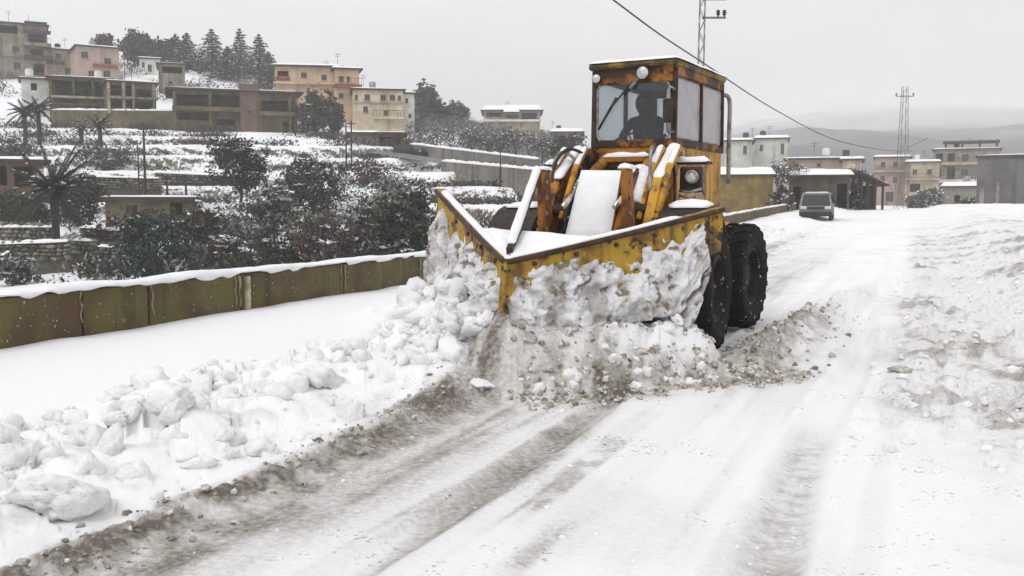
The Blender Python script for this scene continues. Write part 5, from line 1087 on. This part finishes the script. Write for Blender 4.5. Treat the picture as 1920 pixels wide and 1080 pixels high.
thicket('bank_thicket', ('dark brambles crowding the bank behind the parapet', 'brown brambles crowding the bank behind the parapet', 'olive brambles crowding the bank behind the parapet'), 900, 170, 850, 46, 70, ('leaf_dark', 'leaf_brown', 'leaf_frost'), 837, 1.0, .58)

# ================================================================== VILLAGE AT THE END OF THE ROAD
M['mustard'] = mat('mustard_render', (.24, .175, .055), (.16, .11, .04), .8, .9, .2, 6, streak=((.10, .07, .03), 1.2))
M['umber'] = mat('dark_umber_wall', (.095, .075, .048), (.06, .048, .032), .8, .9, streak=((.04, .032, .022), 1.1))
M['pale'] = mat('pale_green_render', (.50, .51, .46), (.40, .41, .36), .6, .9, streak=((.28, .28, .24), .9))
M['greyblock'] = mat('dark_grey_block', (.14, .135, .135), (.10, .096, .096), .6, .92, streak=((.07, .066, .066), .9))
building('yellow_wall_house', 'low mustard coloured house with a snow roof right of the loader', (1318, 330, 1446, 402), 76, 6, 'mustard', snow=.55, eave=.25, rooft=.1)
building('carport_house', 'dark brown low house with a snow roof behind the parked vehicle', (1480, 331, 1588, 404), 80, 6, 'umber', openings=((1488, 350, 1502, 392), (1566, 345, 1584, 392)), snow=.5, eave=.4, rooft=.12)
building('pale_house', 'pale grey green two storey house farther back, left of two', (1352, 266, 1408, 330), 150, 9, 'pale', windows=((1360, 276, 1367, 288), (1392, 274, 1399, 290)), snow=.4)
building('pale_house', 'pale grey green two storey house farther back, right of two', (1416, 262, 1474, 330), 152, 9, 'pale', windows=((1424, 272, 1430, 284), (1462, 270, 1468, 290)), snow=.5)
building('mauve_house', 'long mauve roofed house behind the dark brown low house', (1476, 300, 1584, 345), 118, 8, 'pink', windows=((1490, 306, 1498, 314), (1530, 306, 1538, 314)), snow=.18, extra=lambda o, X, Zz, mb: part_box(o, 'chimney', 'roofdark', (X(1582), 1.5, Zz(292)), (.8, .8, 1.3)))
building('cream_gable_house', 'narrow cream house between the dark house and the open shed', (1578, 302, 1612, 392), 112, 7, 'cream', windows=((1588, 316, 1596, 328),), snow=.3)
building('rose_house', 'faded rose house left of the lattice mast', (1640, 297, 1700, 394), 172, 10, 'pink', windows=((1650, 304, 1658, 314), (1672, 304, 1680, 314), (1650, 330, 1658, 342), (1672, 332, 1680, 344), (1660, 360, 1674, 378)), slabs=((1638, 320, 1702, 323, .8, 'beige'),), snow=.4)
building('ochre_house', 'faded ochre house right of the lattice mast', (1698, 306, 1756, 394), 166, 9, 'beige', windows=((1710, 318, 1718, 328), (1735, 318, 1743, 328)), openings=((1706, 345, 1724, 360),), slabs=((1696, 335, 1758, 338, .8, 'pink'),), snow=.4)
def ex_r(o, X, Zz, mb):
    for p_ in (1772, 1800, 1830, 1858): part_box(o, 'roof_post', 'roofdark', (X(p_), 1, Zz(273)), (.35, .35, 1.8))
    part_box(o, 'pergola_slab', 'roofdark', (X(1815), 2.5, Zz(267)), (9.5, 5, .35))
building('stepped_block', 'hazy four storey concrete block with a slab on posts at the far right', (1752, 282, 1864, 394), 178, 11, 'concrete', windows=((1800, 290, 1812, 302), (1832, 290, 1844, 302), (1800, 318, 1812, 330)), openings=((1756, 288, 1768, 303), (1776, 288, 1788, 303), (1776, 314, 1790, 336), (1756, 318, 1766, 334), (1830, 316, 1850, 334)), slabs=((1750, 305, 1866, 310, 1.0, 'beige'), (1750, 337, 1866, 343, 1.2, 'whitewash')), extra=ex_r, snow=.3)
building('grey_block', 'plain dark grey concrete building at the right edge', (1842, 294, 2080, 402), 92, 9, 'greyblock', windows=((1960, 310, 1985, 335), (2020, 310, 2045, 335)), slabs=((1848, 352, 1856, 392, .12, 'concrete'), (1876, 340, 1882, 392, .1, 'concrete')), snow=.12, eave=.2)
building('low_yard_house', 'low snow roofed outbuilding in front of the stepped block', (1770, 352, 1842, 398), 130, 7, 'greywall', openings=((1790, 366, 1800, 380),), snow=.6)
# open shed with a sloping roof on posts
sd = thing('open_shed', 'dark open shed with a sloping roof on posts beyond the parked vehicle', 'shed', at(1634, 398, 82)); k = 82 / FPX
for i, x in enumerate((-20, -8, 6, 20)):
    for y in (0, 2.0): part_box(sd, 'post', 'black', (x * k, y, 1.1 + (1 if y == 0 else 1.2) * .35 - x * k * .45), (.16, .16, 3.2 - x * k * .2))
f = MB(); f.prism([(-30 * k, -.5, 3.55), (28 * k, -.5, 2.35), (28 * k, -.5, 2.2), (-30 * k, -.5, 3.4)], (0, 3.2, 0)); ro = f.build('roof', 'roofdark', sd); snow_strip('roof_snow', [(6 * k, .2, 2.82), (27 * k, .2, 2.39)], .9, .1, ro, 9)
part_box(sd, 'back_wall', 'black', (0, 2.3, 1.2), (44 * k, .1, 2.2))
# parked vehicle, front towards the camera
M['white_paint'] = mat('grey_van_paint', (.17, .168, .162), (.12, .118, .115), 3, .35, spec=.5); M['car_dark'] = mat('dark_car_paint', (.012, .012, .014), None, 1, .3, spec=.5); M['plastic'] = mat('black_bumper', (.02, .02, .02), None, 1, .6)
def vehicle(name, label, loc, rz, W, L, H, paint, roof_snow, group='parked vehicles', flat=False):
    o = thing(name, label, 'vehicle', loc, rz, group); b = MB(); w = W / 2
    side = [(-L * .48, .32), (L * .50, .32), (L * .50, H * .62), (L * .47, H * .95), (L * .40, H), (-L * .16, H), (-L * .24, H * .97), (-L * .36, H * .60), (-L * .47, H * .54), (-L * .50, H * .40)]
    fr_ = (-L * .352, H * .63, -L * .250, H * .94)
    if flat: side = [(-L * .49, .32), (L * .50, .32), (L * .50, H * .62), (L * .47, H * .95), (L * .40, H), (-L * .36, H), (-L * .41, H * .97), (-L * .475, H * .52), (-L * .50, H * .45)]; fr_ = (-L * .470, H * .54, -L * .420, H * .93)
    tap = lambda z: w * (1 if z < H * .6 else 1 - .16 * (z - H * .6) / (H * .4)); n = len(side); vs = [(-tap(z), y, z) for y, z in side] + [(tap(z), y, z) for y, z in side]
    b.add(vs, [tuple(range(n)), tuple(range(n, 2 * n))[::-1]] + [(i, n + i, n + (i + 1) % n, (i + 1) % n) for i in range(n)]); b.build('body', paint, o, bevel=.05)
    f = MB(); g = .04; y0, z0, y1, z1 = fr_; f.add([(-w * .86, y0 - g, z0), (w * .86, y0 - g, z0), (w * .76, y1 - g, z1), (-w * .76, y1 - g, z1), (-w * .86, y0 + .02, z0), (w * .86, y0 + .02, z0), (w * .76, y1 + .02, z1), (-w * .76, y1 + .02, z1)], [(0, 1, 2, 3), (4, 7, 6, 5), (0, 4, 5, 1), (1, 5, 6, 2), (2, 6, 7, 3), (3, 7, 4, 0)]); f.build('windscreen', 'pane', o)
    for s in (-1, 1):
        f = MB(); f.prism([(s * w * 1.0, -L * .28, H * .64), (s * w * 1.0, L * .40, H * .64), (s * w * .90, L * .38, H * .92), (s * w * .90, -L * .18, H * .92)], (s * .015, 0, 0)); f.build('side_glass', 'pane', o)
        f = MB(); f.box((s * w * .74, -L * .50, H * .46), (W * .18, .06, H * .10)); f.build('headlight', 'lens', o, bevel=.01)
        for y in (-L * .32, L * .32):
            f = MB(); f.lathe([(.0, -.1), (.31, -.1), (.33, -.06), (.33, .06), (.31, .1), (0, .1)], (s * (w - .10), y, .33), 'X', 20); wo = f.build('wheel', 'rubber', o)
        f = MB(); f.box((s * (w + .10), -L * .22, H * .66), (.16, .08, .12)); f.build('mirror', 'plastic', o, bevel=.01)
    f = MB(); f.box((0, -L * .505, .36), (W * .98, .14, .26)); f.build('bumper', 'plastic', o, bevel=.02); f = MB(); f.box((0, -L * .505, H * .44), (W * .5, .05, H * .09)); f.build('grille', 'plastic', o)
    if roof_snow: snow_slab('roof_snow', [(-w * .80, -L * .15, H), (w * .80, -L * .15, H), (w * .80, L * .40, H), (-w * .80, L * .40, H)], roof_snow, o, 8, 10, 3)
    return o
v_ = at(1532, 401, 58); v_.z = float(1.25 * smooth(18, 95, to_uv(v_.x, v_.y)[0]))
vehicle('parked_van', 'grey parked van facing the camera with a dark windscreen', v_, -.35, 1.85, 4.2, 1.62, 'white_paint', .06, flat=True)
c_ = hill_pt(770, None, 104); c_.z += .25
vehicle('parked_car', 'black parked car on the hill road right of the garage', c_, 1.0, 1.7, 3.6, 1.35, 'car_dark', 0)

# ------------------------------------------------------------------ masts, poles, cables
M['galv'] = mat('galvanised_steel', (.19, .185, .18), (.11, .10, .095), 5, .6, metallic=.3); M['wood_pole'] = mat('tarred_wood', (.05, .032, .024), (.03, .022, .018), 4, .9); M['ceramic'] = mat('brown_insulator', (.02, .014, .012), None, 1, .3); M['cable'] = mat('black_cable', (.025, .025, .027), None, 1, .6)
def mast(name, label, base, h, wb, wt, arms, lean=0.0, ins=True):
    o = thing(name, label, 'mast', base, 0, 'lattice power masts'); wd = lambda z: (wb + (wt - wb) * z / h) / 2
    for sx in (-1, 1):
        for sy in (-1, 1): tube_mesh('leg', [(sx * wb / 2, sy * wb / 2, -.5), (sx * wt / 2 + lean * h, sy * wt / 2, h)], max(.015, wt * .07), 'galv', o, 4, False)
    z = 0; br = MB(); k = 0
    while z < h - .3:
        st_ = max(.45, 2.2 * wd(z)); z2 = min(h, z + st_); a, b = wd(z), wd(z2); k += 1
        for sy in (-1, 1): br.beam((-a * (1 if k % 2 else -1) + lean * z, sy * a, z), (b * (1 if k % 2 else -1) + lean * z2, sy * b, z2), .018, .018)
        for sx in (-1, 1): br.beam((sx * a + lean * z, -a * (1 if k % 2 else -1), z), (sx * b + lean * z2, b * (1 if k % 2 else -1), z2), .018, .018)
        z = z2
    lo = br.build('bracing', 'galv', o); lo['kind'] = 'stuff'
    for z, x0, x1, insl in arms:
        f = MB(); f.beam((x0 + lean * z, 0, z), (x1 + lean * z, 0, z), .07, .07); ao = f.build('cross_arm', 'galv', o)
        for x in insl:
            f = MB(); f.lathe([(.03, 0), (.03, .06), (.085, .08), (.05, .12), (.09, .16), (.05, .2), (.08, .24), (0, .28)], (x + lean * z, 0, z + .03), 'Z', 12); f.build('insulator', 'ceramic', ao, smooth=True)
    return o
b1 = at(1306, 440, 38); b1.z = float(1.25 * smooth(18, 95, to_uv(b1.x, b1.y)[0])); dz = -b1.z
mast('lattice_mast', 'steel lattice mast with two side arms and insulators rising behind the cab roof', b1, 12, .26, .18, ((8.85 + dz, 0, .92, (.62, .86)), (9.55 + dz, 0, .92, (.68, .92)), (10.6 + dz, -.9, .9, (-.8, .8))), lean=.009)
b2 = at(1689, 394, 92)
mast('lattice_mast', 'distant tapered lattice mast with a short cross arm above the rose house', b2, (394 - 166) * 92 / FPX, 1.0, .42, (((394 - 184) * 92 / FPX, -.85, .85, (-.8, .8)), ((394 - 284) * 92 / FPX, .4, .9, ())))
cbl = MB(); cbl.tube(curve_pts([at(830, -205, 15.3), at(960, -130, 17.4), at(1060, -66, 19.6), at(1150, 0, 22.0), at(1235, 63, 25.1), at(1320, 119, 29), at(1450, 204, 38.2), at(1560, 260, 52), at(1640, 279, 71), at(1689, 284, 92)], 8), .021, 5); tag(cbl.build('power_cable', 'cable', smooth=True), 'thick dark cable sagging across the sky from upper middle to distant mast', 'cable')
cb2 = MB(); cb2.tube(curve_pts([at(1690, 285, 92), at(1712, 272, 92.5), at(1740, 259, 93)], 6), .03, 5); tag(cb2.build('lamp_bracket_arm', 'galv', smooth=True), 'short slanted bracket sticking out right of the distant mast', 'bracket')
for lab, px, py, top, d, r in (('thick dark wooden pole among the left terraces', 273, 366, 236, 82, .10), ('thinner dark pole just left of the thick wooden one', 262, 392, 272, 76, .06), ('reddish pole of the twin poles, left one', 650, 342, 232, 96, .08), ('reddish pole of the twin poles, right one', 660, 340, 226, 96, .09), ('tall pale lamp post in front of the column house', 236, 216, 104, 118, .06), ('shorter pale post right of the tall pale lamp post', 253, 216, 158, 118, .05), ('thin dark pole at the end of the lower hill wall', 938, 345, 262, 78, .045), ('short fence post above the garden hut, left one', 314, 370, 340, 80, .09), ('short fence post above the garden hut, right one', 349, 368, 338, 80, .09)):
    b = at(px, py, d); h = at(px, top, d).z - b.z; o = thing('utility_pole', lab, 'pole', b, 0, 'poles on the hillside'); mt = 'galv' if 'pale' in lab else 'wood_pole'; tube_mesh('shaft', [(0, 0, -.8), (0, 0, h * .5), (0, 0, h)], [r * 1.2, r, r * .85], mt, o, 8)
    if h > 4: f = MB(); f.beam((-.45 if mt == 'wood_pole' else 0, 0, h - .3), (.45, 0, h - .3 if mt == 'wood_pole' else h - .1), .07, .07); f.build('cross_arm', mt, o)
# village greenery
def far_shrub(label, px, py, top, hw, d, mt, seed, mix=None):
    rng = np.random.RandomState(seed); p = at(px, py, d); h = (py - top) * d / FPX; w = hw * d / FPX; o = thing('yard_shrub', label, 'shrub', p, 0, 'shrubs in the village'); cc, pts = crown_cloud(rng, h, w, 0.05, 34, 24); pts[:, 2] = np.maximum(pts[:, 2], 0)
    quads('crown', pts, .2 * rng.uniform(.6, 1.3, len(pts)), rng.normal(size=(len(pts), 3)), mt, o, rng=rng); i = rng.choice(len(pts), 220); quads('snow', pts[i] + np.array([0, 0, .08]), np.full(220, .17), rng.normal(size=(220, 3)) * .4 + np.array([0, 0, 1]), 'leaf_snow', o, .9, rng)
    tb = MB(); tb.tube([(0, 0, -.2), (0, 0, h * .5)], [.08, .04], 6); tb.build('trunk', 'bark', o)
far_shrub('blue green bush in front of the stepped block', 1742, 396, 352, 24, 120, 'leaf_blue', 701); far_shrub('grey bush at the foot of the ochre house', 1712, 396, 362, 18, 125, 'leaf_olive', 702)
far_shrub('dark bush left of the open shed', 1600, 400, 352, 16, 84, 'leaf_dark', 703); far_shrub('snowy bush beside the plain grey building', 1820, 400, 372, 20, 100, 'leaf_olive', 704)
far_shrub('brown bush between mustard house and dark house', 1465, 400, 352, 20, 74, 'leaf_brown', 705)
bare_tree('bare_tree', 'leafless tree between the mustard house and the parked van', 1462, 400, 286, 24, 81, d=77, group='bare trees in the village')
bare_tree('bare_tree', 'leafless tree at the right end of the dark brown low house', 1596, 398, 300, 18, 82, d=88, group='bare trees in the village')

# ================================================================== DRIVER
ldm = Matrix.Translation(ld.location) @ Matrix.Rotation(-HEAD, 4, 'Z')
seat0 = ldm @ Q(-.20, 5.06, 2.28); dr_rot = -HEAD + ART
J = [(0, 0, 0), (0, -.02, .20), (0, -.03, .40), (0, -.04, .50), (0, -.06, .60), (0, -.07, .72),
     (-.19, -.03, .42), (-.25, -.20, .24), (-.17, -.46, .17), (.19, -.03, .42), (.25, -.20, .24), (.17, -.46, .17),
     (-.10, -.05, -.02), (-.14, -.45, .04), (-.14, -.55, -.38), (-.14, -.66, -.42), (.10, -.05, -.02), (.14, -.45, .04), (.14, -.55, -.38), (.14, -.66, -.42)]
Ed = [(0, 1), (1, 2), (2, 3), (3, 4), (4, 5), (2, 6), (6, 7), (7, 8), (2, 9), (9, 10), (10, 11), (0, 12), (12, 13), (13, 14), (14, 15), (0, 16), (16, 17), (17, 18), (18, 19)]
Rr = [.16, .165, .15, .075, .10, .085, .085, .065, .045, .085, .065, .045, .11, .085, .06, .05, .11, .085, .06, .05]
me = bpy.data.meshes.new('person'); me.from_pydata(J, Ed, []); pr = bpy.data.objects.new('person', me); COL.objects.link(pr); pr.location = seat0; pr.rotation_euler = (0, 0, dr_rot); me.materials.append(M['cloth_dark'])
sk = pr.modifiers.new('skin', 'SKIN'); 
for v, r in zip(me.skin_vertices[0].data, Rr): v.radius = (r, r * .82)
me.skin_vertices[0].data[0].use_root = True; sb = pr.modifiers.new('sub', 'SUBSURF'); sb.levels = 2; sb.render_levels = 2
tag(pr, 'person in a dark hooded coat seated in the cab holding the steering wheel', 'person')
f = MB(); V, Fc = ICO[3]; vs = []
for q in V: vs.append((q.x * .125 * (1 - .12 * max(0, -q.z)), -.055 + q.y * .145 + .02 * q.z, .655 + q.z * .165))
f.add(vs, [t for t in Fc if not all(V[i].y < -.62 and abs(V[i].x) < .6 and -.62 < V[i].z < .5 for i in t)]); f.build('hood', 'cloth_dark', pr, smooth=True)
f = MB(); vs = []
for q in V:
    y = -.062 + q.y * .10; 
    if q.y < 0: y -= .028 * math.exp(-((q.x / .16) ** 2 + ((q.z + .12) / .22) ** 2)) - .012 * (math.exp(-(((q.x - .38) / .18) ** 2 + ((q.z - .08) / .14) ** 2)) + math.exp(-(((q.x + .38) / .18) ** 2 + ((q.z - .08) / .14) ** 2))) + .006 * math.exp(-((q.x / .3) ** 2 + ((q.z + .5) / .08) ** 2)) * -1
    vs.append((q.x * .078 * (1 - .18 * max(0, -q.z)), y, .645 + q.z * .115))
f.add(vs, Fc); f.build('face', 'skin', pr, smooth=True)
for s in (-1, 1):
    f = MB(); c = Vector((s * .165, -.50, .155)); f.tube([c + Vector((0, .06, .01)), c, c + Vector((0, -.035, .0))], [.03, .04, .034], 8)
    for k in range(4):
        x = (k - 1.5) * .021; L = (.062, .072, .068, .052)[k]; f.tube([c + Vector((x, -.03, .008)), c + Vector((x, -.03 - L * .55, .012)), c + Vector((x, -.035 - L * .75, -.02)), c + Vector((x, -.02 - L * .45, -.042))], [.0105, .0100, .0095, .008], 6)
    f.tube([c + Vector((-s * .03, .015, 0)), c + Vector((-s * .058, -.02, -.008)), c + Vector((-s * .05, -.055, -.02))], [.0125, .011, .009], 6); f.build('hand', 'cloth_dark', pr, smooth=True)

# ================================================================== HAZE
hz = MB(); hz.box((400, 850, 112), (5200, 2700, 242)); hm = bpy.data.materials.new('winter_haze'); hm.use_nodes = True; n, l = hm.node_tree.nodes, hm.node_tree.links; n.remove(n['Principled BSDF'])
pv = n.new('ShaderNodeVolumePrincipled'); pv.inputs['Color'].default_value = (.985, .98, .99, 1); pv.inputs['Density'].default_value = .0008; pv.inputs['Anisotropy'].default_value = 0.0; l.new(pv.outputs['Volume'], n['Material Output'].inputs['Volume'])
tag(hz.build('haze', hm), 'pale winter haze filling the valley', None, None, 'stuff')
